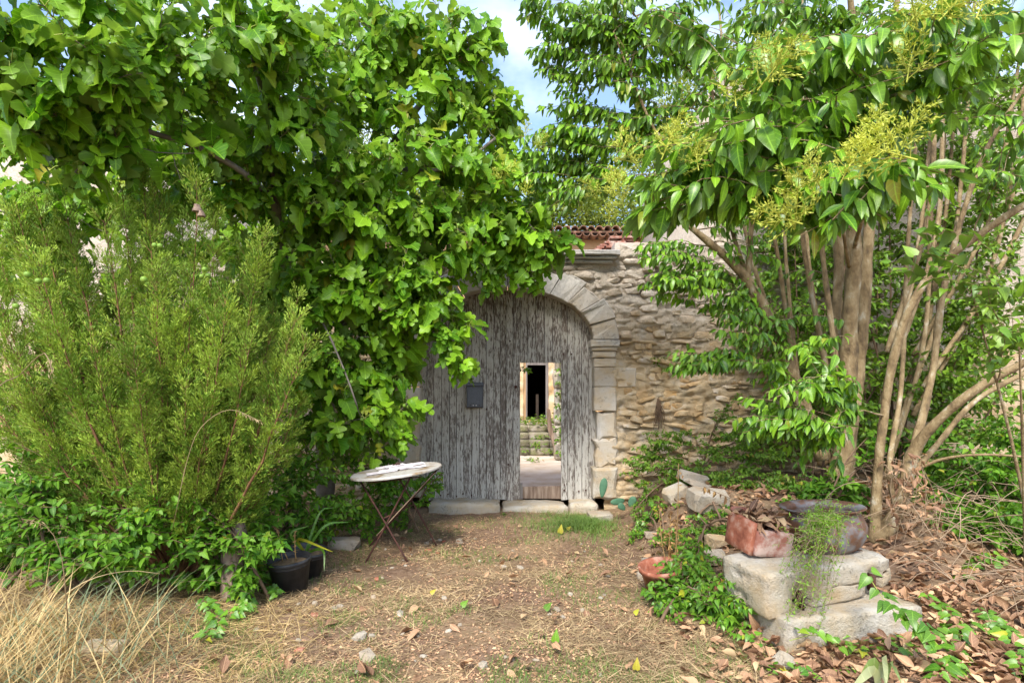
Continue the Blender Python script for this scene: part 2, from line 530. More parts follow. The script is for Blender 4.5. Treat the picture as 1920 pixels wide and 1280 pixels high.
def plankmat():
    m, nt = newmat('peeling_paint_plank')
    v = pos_vec(nt, (1, 1, .07), 9.0)
    v2 = pos_vec(nt, (1, 1, .35), 5.0)
    r = r_sock(nt)
    z = nd(nt, 'ShaderNodeSeparateXYZ', {0: nd(nt, 'ShaderNodeNewGeometry').outputs['Position']}).outputs[2]
    fine = noise(nt, v, 75, 6, .72)
    mid = noise(nt, pos_vec(nt, (1, 1, .2), 5.0), 52, 5, .7)
    big = noise(nt, v2, 2.6, 4, .55)
    wood = ramp(nt, fine, [(.3, (.075, .06, .05)), (.5, (.17, .142, .122)), (.72, (.28, .245, .22))])
    red = ramp(nt, fine, [(.3, (.045, .03, .024)), (.7, (.15, .095, .07))])
    hi = ramp(nt, math_(nt, 'ADD', math_(nt, 'MULTIPLY', z, .32), math_(nt, 'MULTIPLY', math_(nt, 'SUBTRACT', big, .5), 1.3)), [(.5, 0.0), (1.0, .9)])
    wood = mixc(nt, hi, wood, red)
    paint = ramp(nt, noise(nt, v, 20, 5, .7), [(.3, (.37, .35, .31)), (.55, (.50, .48, .435)), (.8, (.60, .58, .54))])
    pf = math_(nt, 'ADD', math_(nt, 'MULTIPLY', mid, .72), math_(nt, 'ADD', math_(nt, 'MULTIPLY', fine, .28), math_(nt, 'ADD', math_(nt, 'MULTIPLY', math_(nt, 'SUBTRACT', big, .5), .42), math_(nt, 'MULTIPLY', math_(nt, 'SUBTRACT', r, .5), .05))))
    pf = ramp(nt, pf, [(.445, 0.0), (.515, .9)])
    c = mixc(nt, pf, wood, paint)
    b = math_(nt, 'ADD', math_(nt, 'MULTIPLY', fine, .6), math_(nt, 'MULTIPLY', pf, .35))
    return finish(m, nt, c, .82, b, .55, .006, .25)
M['plank'] = plankmat()

def soilmat():
    m, nt = newmat('dry_soil')
    v = pos_vec(nt)
    n1 = noise(nt, v, 1.3, 6, .6)
    n2 = noise(nt, v, 22, 6, .7)
    n3 = noise(nt, v, 120, 4, .7)
    c = ramp(nt, n2, [(.3, (.08, .046, .029)), (.5, (.165, .102, .066)), (.7, (.27, .188, .13))])
    c = mixc(nt, ramp(nt, n1, [(.4, 0.0), (.65, .75)]), c, ramp(nt, n2, [(.3, (.20, .135, .075)), (.7, (.38, .28, .16))]))
    c = mixc(nt, ramp(nt, n3, [(.62, 0.0), (.7, .5)]), c, (.5, .43, .34))
    b = math_(nt, 'ADD', n2, math_(nt, 'MULTIPLY', n3, .4))
    return finish(m, nt, c, .95, b, .8, .02, .15)
M['soil'] = soilmat()
M['earth_bank'] = plain('leaf_mould', [(.3, (.045, .032, .02)), (.7, (.10, .075, .045))], 9, .95, .8, .03)
M['yard'] = plain('yard_paving', [(.25, (.36, .26, .17)), (.5, (.50, .42, .34)), (.75, (.58, .52, .47))], 2.6, .9, .5, .02)

def metalmat(name, pale, rustc, thr):
    m, nt = newmat(name)
    v = pos_vec(nt)
    n1 = noise(nt, v, 5, 6, .65)
    z = nd(nt, 'ShaderNodeSeparateXYZ', {0: nd(nt, 'ShaderNodeNewGeometry').outputs['Position']}).outputs[2]
    n2 = noise(nt, v, 40, 5, .6)
    f = ramp(nt, n1, [(thr, 0.0), (thr + .12, 1.0)])
    c = mixc(nt, f, ramp(nt, n2, [(.3, tuple(x * .75 for x in pale)), (.7, pale)]), ramp(nt, n2, [(.3, tuple(x * .5 for x in rustc)), (.7, rustc)]))
    return finish(m, nt, c, .6, n2, .3, .004, .5, .25)
M['galv'] = metalmat('rusting_zinc', (.27, .27, .275), (.20, .095, .05), .40)
M['mail'] = metalmat('blue_grey_tin', (.12, .13, .155), (.10, .08, .075), .58)
M['tabletop'] = metalmat('flaking_tabletop', (.56, .53, .49), (.33, .22, .11), .50)

M['mossy_stone'] = stonemat('mossy_step_stone', (.22, .19, .14), (.14, .15, .06), (.33, .30, .25), (.05, .05, .035), 1.2, .25, 5.0, .02)

# ================================================================== GROUND
def ground():
    xs = np.concatenate([[-400, -150, -60, -30, -16], np.arange(-10, -4, .25), np.arange(-4, 4.5, .045), np.arange(4.5, 10.1, .25), [16, 30, 60, 150, 400]])
    ys = np.concatenate([[-200, -60, -20, -8, -3, -1, 0, 1], np.arange(1.5, 9.0, .045), np.arange(9, 22, .5), [26, 35, 60, 120, 300, 700]])
    X, Y = np.meshgrid(xs, ys)
    Z = gz(X, Y)
    V = np.stack([X, Y, Z], -1).reshape(-1, 3)
    n, m = len(xs), len(ys)
    i = (np.arange(m - 1)[:, None] * n + np.arange(n - 1)[None]).ravel()
    o = obj('ground', MB().add(V, np.stack([i, i + 1, i + n + 1, i + n], -1)).mesh('ground', M['soil'], True))
    o['kind'] = 'structure'
ground()

# ================================================================== GATEWAY (stands 8 m from the camera)
GY = 8.0                                   # front face of the wall
S8 = F / GY
def gx(px): return (px - CX) / S8
def gzz(py): return CH - (py - HY) / S8
AX, AA, AB = gx(951), (1113 - 790) / 2 / S8, 97 / S8       # arch axis, half span, rise
ZS = gzz(637)                              # springing line
def ell(t, a, b): return AX + a * math.cos(t), ZS + b * math.sin(t)

arch = root('stone_archway', 'pale limestone archway of worn wedge blocks and moulded capitals round the old plank gate', 'archway', (AX, GY, gzz(940)))
RO = 48 / S8
cuts = [0, .285, .56, .80, 1.05, 1.32, 1.57, 1.83, 2.10, 2.36, 2.60, 2.87, math.pi]
for k in range(len(cuts) - 1):
    a, b = cuts[k] + .0035, cuts[k + 1] - .0035
    ts = np.linspace(a, b, 5)
    ro = RO * (1 + .12 * math.sin(k * 2.7))
    ol = [ell(t, AA, AB) for t in ts] + [ell(t, AA + ro, AB + ro * .95) for t in ts[::-1]]
    V, Fc = bev_prism(ol, GY - .03 + .022 * math.sin(k * 5.1), GY + .46, .014, .003, k, .010)
    obj('voussoir', MB().add(V, Fc).mesh('voussoir', M['dressed']), arch)
for s in (1, -1):
    xin = AX + s * AA
    def xo(d): return xin + s * d
    def blk(name, d0, d1, z0, z1, proud, mat, seed, bev=.015, jit=.006):
        x0, x1 = sorted((xo(d0), xo(d1)))
        n = 4
        ol = [(x0 + (x1 - x0) * t, z0) for t in np.linspace(0, 1, n)] + [(x1, z0 + (z1 - z0) * t) for t in np.linspace(0, 1, n)[1:]] + [(x0 + (x1 - x0) * t, z1) for t in np.linspace(1, 0, n)[1:]] + [(x0, z0 + (z1 - z0) * t) for t in np.linspace(1, 0, n)[1:-1]]
        V, Fc = bev_prism(ol, GY - proud, GY + .44, bev, jit, seed, .004)
        return obj(name, MB().add(V, Fc).mesh(name, mat), arch)
    # moulded capital: abacus, cavetto courses, neck
    cap = blk('capital', -.05, .36, gzz(650), gzz(638), .085, M['dressed'], 3, .012, .002)
    blk('capital_moulding', -.03, .33, gzz(658), gzz(651), .06, M['dressed'], 4, .016, .002)
    blk('capital_moulding', -.012, .31, gzz(670), gzz(659), .04, M['dressed'], 5, .012, .002)
    rows = [(671, 688), (689, 725), (726, 770), (771, 822), (823, 874)]
    for q, (a, b) in enumerate(rows):
        worn = q >= 3
        blk('pilaster_stone', .03 if worn else .008, .325, gzz(b), gzz(a), .022 if not worn else .0, M['dressed'], 10 + q + (0 if s > 0 else 7), .035 if worn else .014, .016 if worn else .004)
    blk('quoin_stone', .335, .60, gzz(726), gzz(690), .012, M['dressed'], 30, .014, .004)
    blk('base_stone', -.012, .33, gzz(934), gzz(876), .07, M['pale_stone'], 31 + s, .04, .010)
# cornice above the arch, in three lengths, two mouldings each
cx = [gx(866), gx(958), gx(1062), gx(1160)]
for k in range(3):
    for (za, zb, pr) in ((473, 482, .16), (483, 488, .12), (489, 495, .07)):
        x0, x1 = cx[k] + .004, cx[k + 1] - .004
        e = (.16 - pr) * (1 if k == 2 else 0)
        n = 6
        ol = [(x0 + (x1 - e - x0) * t, gzz(zb)) for t in np.linspace(0, 1, n)] + [(x1 - e + (x0 - x1 + e) * t, gzz(za)) for t in np.linspace(0, 1, n)]
        V, Fc = bev_prism(ol, GY - pr, GY + .3, .012, .003, k * 3 + za, .003)
        obj('cornice_stone', MB().add(V, Fc).mesh('cornice_stone', M['dressed']), arch)
# worn threshold slabs
for k, (a, b, zt) in enumerate(((806, 938, 938), (941, 1062, 944), (1065, 1118, 939))):
    V, Fc = rough_block(gx(b) - gx(a), .52, .20, 40 + k, 9, .06, .04, 3.2)
    V = V + np.array([(gx(a) + gx(b)) / 2, GY + .04, gzz(zt) - .095])
    obj('threshold_slab', MB().add(V, Fc).mesh('threshold_slab', M['pale_stone'], True), arch)

# ------------------------------------------------------------------ rubble walls either side of it
def wall_core(x0, x1, ztop_fn, hole=True, y=GY, mat='mortar', res=.022, thick=.42, z0=-.45):
    xs = np.arange(x0, x1 + res, res)
    zs = np.arange(z0, 4.0, res)
    X, Z = np.meshgrid(xs, zs)
    T = ztop_fn(X)
    Zc = np.minimum(Z, T)
    q = np.stack([X, X * 0, Zc], -1)
    led = fbm(q * np.array([3.2, 1, 13.0]) + (fbm(q * 3.0, 3, 21) * 1.6)[..., None], 4, 8)
    Yf = y + .05 - (fbm(q * np.array([2.0, 1, 3.2]), 3, 3) - .5) * .15 - (np.abs(led - .5) * -2 + .35) * .11 - (fbm(q * np.array([14, 1, 26.0]), 3, 12) - .5) * .06
    V = np.stack([X, Yf, Zc], -1).reshape(-1, 3)
    n, m = len(xs), len(zs)
    ii, jj = np.meshgrid(np.arange(n - 1), np.arange(m - 1))
    xc, zc = (xs[:-1] + res / 2)[None], (zs[:-1] + res / 2)[:, None]
    keep = (zs[:-1][:, None] < T[:-1, :-1])
    if hole:
        rr = RO * .5
        inside = (np.abs(xc - AX) < AA + .15) & (zc < ZS) | (((xc - AX) / (AA + rr)) ** 2 + ((zc - ZS) / (AB + rr)) ** 2 < 1)
        keep &= ~inside
    i = (jj * n + ii)[keep]
    mb = MB().add(V, np.stack([i, i + 1, i + n + 1, i + n], -1))
    # top and back
    xt = np.arange(x0, x1, .12)
    for a in xt:
        b = min(a + .12, x1)
        zt = float(ztop_fn(np.array([(a + b) / 2]))[0]) - .01
        if hole and abs((a + b) / 2 - AX) < AA + RO * .7:
            zb = ZS + AB + .1
            mb.box(a, b, y + .13, y + thick, zb, zt)
        else:
            mb.box(a, b, y + .13, y + thick, z0, zt)
    return mb

STONES = [rock_template(s, .5, .26, 1 if s % 2 else 2) for s in range(10)]
STONES = [(V * (1 + .45 * (fbm(V * 2.1 + k * 3.3, 3, k) - .5))[:, None], Fc, U) for k, (V, Fc, U) in enumerate(STONES)]
def rub_stones(name_parent, x0, x1, ztop_fn, hole, y=GY, seed=0, hscale=1.0, mat='rubble', z0=-.3, n_ind=300, front=None):
    rg = np.random.default_rng(seed)
    rows = []
    z = z0
    while z < 3.95:
        h = rg.uniform(.045, .12) * hscale
        x = x0 - rg.uniform(0, .2)
        while x < x1:
            w = rg.uniform(.09, .33) * hscale
            cx_, cz = x + w / 2, z + h / 2 + rg.normal(0, .014)
            x += w
            if cz + h * .4 > float(ztop_fn(np.array([cx_]))[0]): continue
            if hole:
                if abs(cx_ - AX) < AA + .36 + w * .4 and cz < ZS + .02: continue
                if ((cx_ - AX) / (AA + RO + w * .4)) ** 2 + ((cz - ZS) / (AB + RO + h * .4)) ** 2 < 1: continue
                if cz > gzz(498) and gx(862) - w / 2 < cx_ < gx(1162) + w / 2: continue
            if rg.random() < .24: continue
            rows.append((cx_, cz, w, h, rg.uniform(-.058, .010), rg.normal(0, .13), rg.normal(0, .2), rg.integers(10)))
        z += h
    A = np.array(rows)
    me = [MB().add(V, Fc).mesh('stone', M[mat], False) for V, Fc, _ in STONES]
    key = np.argsort([0 if front is None else abs(r[0] - front[0]) + abs(r[1] - front[1]) for r in rows])
    rest = MB()
    for c, k in enumerate(key):
        cx_, cz, w, h, pr, ry, rz_, ti = A[k]
        R = rand_rot(0, ry, rz_) @ np.diag([w * .5, .075, h * .52])
        loc = np.array([cx_, y + .035 - pr, cz])
        if c < n_ind:
            obj('stone', me[int(ti)], name_parent, loc, R)
        else:
            V, Fc, _ = STONES[int(ti)]
            rest.add(V @ R.T + loc, Fc, rg.random())
    if rest.n:
        obj('small_stones', rest.mesh('small_stones', M[mat], True), name_parent, kind='stuff')

def top_mid(x):
    x = np.asarray(x, float)
    t = gzz(474) - .02 + 0 * x
    ragged = gzz(452) + (fbm(np.stack([x * 1.7, x * 0, x * 0], -1), 3, 2) - .5) * .35
    t = np.where(x > gx(1162), ragged - .25 * sstep(2.6, 3.4, x) * 0, t)
    t = np.where(x < gx(864), gzz(480) + (fbm(np.stack([x * 1.7, x * 0, x * 0], -1), 3, 6) - .5) * .3, t)
    return t

wr = root('rubble_wall', 'eroded ochre and grey rubble wall running from the arch behind the privet trunks', 'wall', (2.5, GY, 0))
obj('wall_core', wall_core(AX, 5.0, top_mid).mesh('wall_core', M['mortar'], True), wr)
rub_stones(wr, AX, 5.0, top_mid, True, seed=1, front=(2.3, 2.0))
wl = root('rubble_wall', 'shaded rubble wall behind the fig tree and ivy, on the table side of the gate', 'wall', (-3.2, GY, 0))
obj('wall_core', wall_core(-6.6, AX, top_mid).mesh('wall_core', M['mortar'], True), wl)
rub_stones(wl, -6.6, AX, top_mid, True, seed=2, front=(-1.9, 1.6), n_ind=200)

# ------------------------------------------------------------------ the plank gate
PY_ = GY + .20
SP = F / PY_
def pxx(px): return (px - CX) / SP
gate = root('plank_gate', 'weathered arched plank gate with peeling grey white paint and an open wicket', 'gate', (AX, PY_, gzz(940)))
def arch_z(x):
    u = np.clip((x - AX) / (AA - .004), -1, 1)
    return ZS + (AB - .004) * math.sqrt(max(0, 1 - u * u))
ed = [786, 800, 813.5, 828, 842.5, 856, 870, 885, 899, 912, 926, 938, 949, 962, 975.5]
planks = [(ed[k], ed[k + 1], 938 - (k % 3), None) for k in range(len(ed) - 1)]
planks += [(a, b, 680, 'short') for a, b in ((975.5, 990), (990, 1005), (1005, 1021), (1021, 1036), (1036, 1052))]
planks += [(a, b, 937, None) for a, b in ((1052, 1064), (1064, 1078), (1078, 1091), (1091, 1104), (1104, 1117))]
rg = np.random.default_rng(5)
for k, (a, b, zb, kind_) in enumerate(planks):
    x0, x1 = pxx(a) + .002, pxx(b) - .002
    lo = CH - (zb - HY) / SP + rg.uniform(-.012, .012) * (0 if kind_ else 1)
    ol = [(x0, lo), (x1, lo + rg.normal(0, .004))]
    if abs(x1 - AX) < AA: ol.append((x1, arch_z(x1)))
    else: ol.append((x1, ZS - .02))
    xm = (x0 + x1) / 2
    ol.append((xm, arch_z(xm)))
    ol.append((x0, arch_z(x0) if abs(x0 - AX) < AA else ZS - .02))
    yy = PY_ + rg.uniform(-.006, .006) - (.018 if 949 <= a < 975 else 0)
    V, Fc = bev_prism(ol, yy, yy + .03, .004, 0, k)
    obj('plank', MB().add(V, Fc).mesh('plank', M['plank']), gate)
# ledges across the back, wicket sill board, nail heads
for (xa, xb, za, zb) in ((789, 973.5, -.0, 0), (1053.5, 1113, -.0, 0), (974.5, 1052.5, 1.935, 0)):
    ol = [(pxx(xa), max(za, gzz(936))), (pxx(xb), max(za, gzz(936)))]
    for q in np.linspace(1, 0, 9):
        xq = pxx(xa) + (pxx(xb) - pxx(xa)) * q
        ol.append((xq, arch_z(xq) if abs(xq - AX) < AA else ZS))
    V, Fc = bev_prism(ol, PY_ + .031, PY_ + .0385, .001)
    obj('backing_boards', MB().add(V, Fc).mesh('backing_boards', M['interior']), gate)  # dark inner boards, added to stop light showing between the planks
for xa, xb in ((788, 974), (1054, 1112)):
    for z0, z1 in ((.35, .50), (1.25, 1.38), (2.02, 2.16)):
        obj('ledge', MB().box(pxx(xa), pxx(xb), PY_ + .04, PY_ + .085, z0, z1).mesh('ledge', M['frame_wood']), gate)
obj('ledge', MB().box(pxx(977), pxx(1051), PY_ + .04, PY_ + .085, CH - (678 - HY) / SP, CH - (655 - HY) / SP).mesh('ledge', M['frame_wood']), gate)
V, Fc = bev_prism([(pxx(979), gzz(940)), (pxx(1052), gzz(941)), (pxx(1052), CH - (911 - HY) / SP), (pxx(979), CH - (913 - HY) / SP)], PY_ + .02, PY_ + .06, .006)
obj('sill_board', MB().add(V, Fc).mesh('sill_board', M['stump']), gate)
V, Fc = bev_prism([(pxx(974), gzz(940)), (pxx(980), gzz(940)), (pxx(980), CH - (906 - HY) / SP), (pxx(974), CH - (906 - HY) / SP)], PY_ - .03, PY_ + .05, .004)
obj('stop_block', MB().add(V, Fc).mesh('stop_block', M['frame_wood']), gate)
bolt = MB().inst(rock_template(3, .8, .1, 1), np.zeros((1, 3)), np.eye(3)[:1], np.eye(3)[1:2], np.eye(3)[2:3], np.array([[.013, .010, .013]])).mesh('bolt', M['rust'], True)
for (a, b) in [(868, 925), (884, 928), (840, 926), (898, 700), (956, 640), (1058, 918), (1058, 908), (1071, 664), (1056, 664), (912, 767), (856, 930), (826, 928), (1085, 920), (1098, 918), (953, 870)]:
    obj('bolt', bolt, gate, (pxx(a), PY_ - .014 - (.018 if 949 <= a < 975 else 0), CH - (b - HY) / SP))
obj('lock_hole', bolt, gate, (pxx(967), PY_ - .022, CH - (725 - HY) / SP), np.diag([1.9, .8, 1.9]))

# ------------------------------------------------------------------ mailbox hanging on the gate
mbx = root('mailbox', 'small blue grey tin mailbox hanging on the plank gate', 'mailbox', (pxx(890), PY_ - .06, CH - (764 - HY) / SP))
x0, x1, zt, zb = pxx(876), pxx(906), CH - (724 - HY) / SP, CH - (764 - HY) / SP
V, Fc = bev_prism([(x0, zb), (x1, zb), (x1, zt), (x0, zt)], PY_ - .10, PY_ - .008, .008)
obj('body', MB().add(V, Fc).mesh('mailbox_body', M['mail']), mbx)
V, Fc = bev_prism([(x0 + .012, zb + .055), (x1 - .012, zb + .055), (x1 - .012, zt - .03), (x0 + .012, zt - .03)], PY_ - .108, PY_ - .101, .004)
obj('door', MB().add(V, Fc).mesh('mailbox_door', M['mail']), mbx)
V, Fc = bev_prism([(x0 - .008, zt + .002), (x1 + .008, zt + .002), (x1 + .004, zt + .055), (x0 - .004, zt + .055)], PY_ - .12, PY_ - .008, .012)
obj('lid', MB().add(V, Fc).mesh('mailbox_lid', M['mail']), mbx)
for q in range(4):
    obj('peep_hole', MB().box(x0 + .045 + q * .042, x0 + .059 + q * .042, PY_ - .1035, PY_ - .1008, zb + .03, zb + .044).mesh('peep_hole', M['paper'] if q in (1, 2) else M['interior']), mbx)
V, Fc = bev_prism([(x0 + .01, zb + .006), (x1 - .01, zb + .006), (x1 - .01, zb + .016), (x0 + .01, zb + .016)], PY_ - .106, PY_ - .099, .002)
obj('bottom_strip', MB().add(V, Fc).mesh('bottom_strip', M['interior']), mbx)

# ================================================================== COURTYARD seen through the wicket
o = obj('courtyard_paving', MB().add([(-8, 8.42, -.035), (9, 8.42, -.035), (9, 17, -.035), (-8, 17, -.035)], np.array([(0, 1, 2, 3)])).mesh('courtyard_paving', M['yard']))
o['kind'] = 'structure'
DX = 17.0
SD = F / DX
def dxx(px): return (px - CX) / SD
def dz(py): return CH - (py - HY) / SD
steps = root('stone_steps', 'low mossy stone steps rising across the courtyard to the dark doorway', 'steps', (.55, 13.2, -.03))
for k in range(4):
    for q, (a, b) in enumerate(((-.3, .42), (.425, .9), (.905, 1.6))):
        V, Fc = rough_block(b - a, .42 if k < 3 else 2.6, .16, 60 + k * 3 + q, 4, .03, .03, 3)
        obj('step_stone', MB().add(V + np.array([(a + b) / 2, 13.45 + .37 * k + (0 if k < 3 else 1.1), .045 + .15 * k]), Fc).mesh('step_stone', M['mossy_stone'], True), steps)
o = obj('courtyard_terrace', MB().box(-4, 7, 14.6, 17.2, -.4, .56).mesh('courtyard_terrace', M['yard']))
o['kind'] = 'structure'

house = root('orange_house', 'orange plastered house with clay tile eaves and a dark open doorway behind the gate', 'house', (.8, DX, 0))
dl, dr, dt, db = dxx(987), dxx(1025), dz(683), dz(788)
mb = MB()
HT = dz(449)
mb.box(-9, dl, DX, DX + .5, -.4, HT).box(dr, 9, DX, DX + .5, -.4, HT).box(dl, dr, DX + .0, DX + .5, dt, HT)
obj('front_wall', mb.mesh('front_wall', M['orange_plaster']), house)
mb = MB().box(-9, -8.5, DX + .51, DX + 7, -.4, HT).box(8.5, 9, DX + .51, DX + 7, -.4, HT).box(-9, 9, DX + 7.01, DX + 7.4, -.4, HT)
obj('side_walls', mb.mesh('side_walls', M['orange_plaster']), house)
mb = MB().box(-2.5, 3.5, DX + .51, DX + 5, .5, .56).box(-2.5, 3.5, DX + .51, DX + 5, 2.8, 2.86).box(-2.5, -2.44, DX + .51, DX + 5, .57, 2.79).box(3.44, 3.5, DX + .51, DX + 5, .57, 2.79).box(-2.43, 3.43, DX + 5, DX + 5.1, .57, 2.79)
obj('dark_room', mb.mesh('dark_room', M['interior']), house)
df = MB().box(dl - .02, dl + .025, DX - .06, DX + .12, db, dt + .06).box(dr - .03, dr + .05, DX - .06, DX + .12, db, dt + .06).box(dl + .026, dr - .031, DX - .06, DX + .12, dt - .02, dt + .06)
obj('door_frame', df.mesh('door_frame', M['frame_wood']), house)
# old door leaf standing open inside
obj('door_leaf', MB().box(dr - .30, dr - .22, DX + .5, DX + .53, db, dt - .9).mesh('door_leaf', M['interior']), house)
# the wall face beside the door is bare stone
mb = MB()
def face(x0, x1, z0, z1, seed):
    xs, zs = np.arange(x0, x1 + .01, .07), np.arange(z0, z1, .07)
    X, Z = np.meshgrid(xs, zs)
    q = np.stack([X, X * 0, Z], -1)
    Y = DX - .05 - (fbm(q * np.array([3, 1, 6.0]), 4, seed) - .5) * .22
    n = len(xs)
    i = (np.arange(len(zs) - 1)[:, None] * n + np.arange(n - 1)[None]).ravel()
    mb.add(np.stack([X, Y, Z], -1).reshape(-1, 3), np.stack([i, i + 1, i + n + 1, i + n], -1))
face(-1.2, dl - .04, .3, 3.2, 1)
face(dr + .05, 2.6, .3, 3.2, 2)
obj('bare_stone_facing', mb.mesh('bare_stone_facing', M['rubble'], True), house)
# canal tiles of the eaves: a projecting double course under the roof edge
def canal(r, ln, up=True, n=6):
    th = np.linspace(0, math.pi, n + 1)
    s = 1 if up else -1
    V = [(r * math.cos(t), y, s * r * math.sin(t)) for y in (0, ln) for t in th] + [((r - .02) * math.cos(t), y, s * (r - .02) * math.sin(t)) for y in (0, ln) for t in th]
    m = n + 1
    q = [(k, k + 1, m + k + 1, m + k) for k in range(n)] + [(2 * m + k, 3 * m + k, 3 * m + k + 1, 2 * m + k + 1) for k in range(n)] + [(k, 2 * m + k, 2 * m + k + 1, k + 1) for k in range(n)]
    return np.array(V), np.array(q)
roof_slab = MB()
roof_slab.add([(-9.3, DX - .40, HT + .10), (9.3, DX - .40, HT + .10), (9.3, DX + 7.6, HT + 1.1), (-9.3, DX + 7.6, HT + 1.1), (-9.3, DX - .40, HT + .15), (9.3, DX - .40, HT + .15), (9.3, DX + 7.6, HT + 1.25), (-9.3, DX + 7.6, HT + 1.25)],
              np.array([(0, 3, 2, 1), (4, 5, 6, 7), (0, 1, 5, 4), (3, 7, 6, 2), (0, 4, 7, 3), (1, 2, 6, 5)]))
rf = obj('roof', roof_slab.mesh('roof', M['tile']), house)
TV, TF = canal(.115, .5)
t_me = MB().add(TV, TF).mesh('tile', M['tile'], True)
GV, GF = canal(.115, .42, False)
g_me = MB().add(GV, GF).mesh('tile', M['tile'], True)
rg = np.random.default_rng(9)
for k in range(36):
    x = dxx(955) + k * .238
    tilt = np.array([[1, 0, 0], [0, 1, 0], [0, .13, 1.0]])
    obj('tile', t_me, rf, (x + rg.normal(0, .008), DX - .52 + rg.normal(0, .02), HT + .16), rand_rot(0, rg.normal(0, .06), rg.normal(0, .05)) @ tilt)
    obj('tile', g_me, house, (x + .119, DX - .40 + rg.normal(0, .012), HT + .10))

# ruined tile pile on top of the gateway wall, stepped towards the arch
ruin = root('tile_stack', 'stepped stack of broken brown roof tiles on top of the wall beyond the cornice', 'tile stack', (gx(1150), GY + .9, 3.3))
rg = np.random.default_rng(12)
RD = 9.2
for k in range(7):
    z = CH - (474 - 4.6 * k - HY) / F * RD
    xs0 = (1112 + max(0, k - 1) * 6.5 - CX) / F * RD
    x = xs0
    while x < (1185 - CX) / F * RD:
        w = rg.uniform(.12, .24)
        V, Fc = rough_block(w * .97, .5, .036, k * 9 + int(x * 50), 1, .006, .006, 9)
        obj('broken_tile', MB().add(V + np.array([x + w / 2 + rg.normal(0, .012), RD + .2 + rg.normal(0, .03), z]), Fc).mesh('broken_tile', M['brick']), ruin)
        x += w
obj('stub_wall', MB().box((1116 - CX) / F * RD, (1200 - CX) / F * RD, RD + .0, RD + .4, 2.9, CH - (477 - HY) / F * RD).mesh('stub_wall', M['mortar']), ruin)

# pier and leaning coping by the steps
pier = root('stone_pier', 'rough whitish stone pier beside the steps in the courtyard', 'pier', (1.05, 12.5, -.03))
for k in range(8):
    V, Fc = rough_block(.5, .5, .40, 80 + k, 4, .05, .05, 4)
    obj('pier_stone', MB().add(V + np.array([1.18 + .02 * math.sin(k * 3), 12.6, .17 + .385 * k]), Fc).mesh('pier_stone', M['dressed'], True), pier)
cop = obj('leaning_board', MB().add(*bev_prism([(.80, .62), (.98, .05), (1.04, .05), (.90, .66), (.86, 1.05), (.78, 1.1)], 12.75, 12.83, .01)).mesh('leaning_board', M['stump']))
tag(cop, 'reddish weathered board leaning against the pier below the dark doorway', 'board')

# ------------------------------------------------------------------ tall stone houses closing the yard at either end
def tall_house(name_label, x0, x1, zt, y, seed, mat, front, loc):
    h = root('stone_house', name_label, 'house', loc)
    xs = np.arange(x0, x1 + .01, .1)
    zs = np.arange(-.4, zt + .01, .1)
    X, Z = np.meshgrid(xs, zs)
    q = np.stack([X, X * 0, Z], -1)
    Y = y - (fbm(q * np.array([1.6, 1, 3.0]), 5, seed) - .5) * .14
    n = len(xs)
    i = (np.arange(len(zs) - 1)[:, None] * n + np.arange(n - 1)[None]).ravel()
    mb = MB().add(np.stack([X, Y, Z], -1).reshape(-1, 3), np.stack([i, i + 1, i + n + 1, i + n], -1))
    mb.box(x0, x1, y + .08, y + 5, -.4, zt - .01)
    obj('stone_face', mb.mesh('stone_face', M[mat], True), h)
    return h
hr = tall_house('tall pale stone house glimpsed through the thicket behind the privet stems', 3.15, 14, 6.3, GY + .75, 4, 'mortar', None, (6, GY, 0))
hl = tall_house('tall ochre stone house end glimpsed through the fig leaves beyond the juniper', -14, -5.6, 5.3, GY + .4, 5, 'rubble', None, (-8, GY, 0))
lw = obj('plaster_wall', MB().box(gx(1172), 3.14, GY + .8, GY + 1.2, -.3, gzz(428)).mesh('plaster_wall', M['pale_plaster']))
tag(lw, 'low pale pink plastered wall showing above the rubble wall top', 'wall')

# ================================================================== LEAVES
def leaf_from_outline(half, curl=.25, fold=.18, wave=0.0):
    """half: right-hand outline points (x, y) from base to tip, blade length 1 along y."""
    h = np.asarray(half, float)
    n = len(h)
    my = np.linspace(0, 1, n)
    my = .5 * my + .5 * np.clip(np.maximum.accumulate(h[:, 1]), 0, 1)
    mid = np.stack([0 * my, my], -1)
    P2 = np.concatenate([mid, h * [1, 1], h * [-1, 1]])
    x, y = P2[:, 0], P2[:, 1]
    z = fold * np.abs(x) - curl * y ** 2 + wave * np.sin(y * 9 + np.sign(x) * 1.3) * np.abs(x)
    V = np.stack([x, y, z], -1)
    q = []
    for k in range(n - 1):
        q.append((k, k + 1, n + k + 1, n + k)[::-1])
        q.append((k, k + 1, 2 * n + k + 1, 2 * n + k))
    return V, np.array(q), np.stack([x, y], -1)

FIG_HALF = [(.0, .0), (.14, -.07), (.33, -.02), (.44, .12), (.40, .26), (.26, .31), (.17, .36), (.33, .46), (.45, .60), (.41, .71), (.27, .70), (.15, .68), (.20, .85), (.13, .97), (.0, 1.0)]
FIG_HALF2 = [(.0, .0), (.18, -.06), (.38, .03), (.45, .20), (.38, .33), (.31, .40), (.42, .50), (.44, .66), (.34, .76), (.23, .76), (.21, .88), (.12, .97), (.0, 1.0)]
FIG_T = [leaf_from_outline(FIG_HALF, .25, .25, .14), leaf_from_outline(FIG_HALF, .6, .55, -.2), leaf_from_outline(FIG_HALF2, .38, .15, .22), leaf_from_outline(FIG_HALF2, .15, .75, .1), leaf_from_outline(np.array(FIG_HALF) * [.8, 1], .5, -.35, .2), leaf_from_outline(np.array(FIG_HALF2) * [.9, 1], .75, .9, .12)]
OVAL = [(.0, .0), (.10, .12), (.17, .30), (.18, .48), (.13, .70), (.06, .88), (.0, 1.0)]
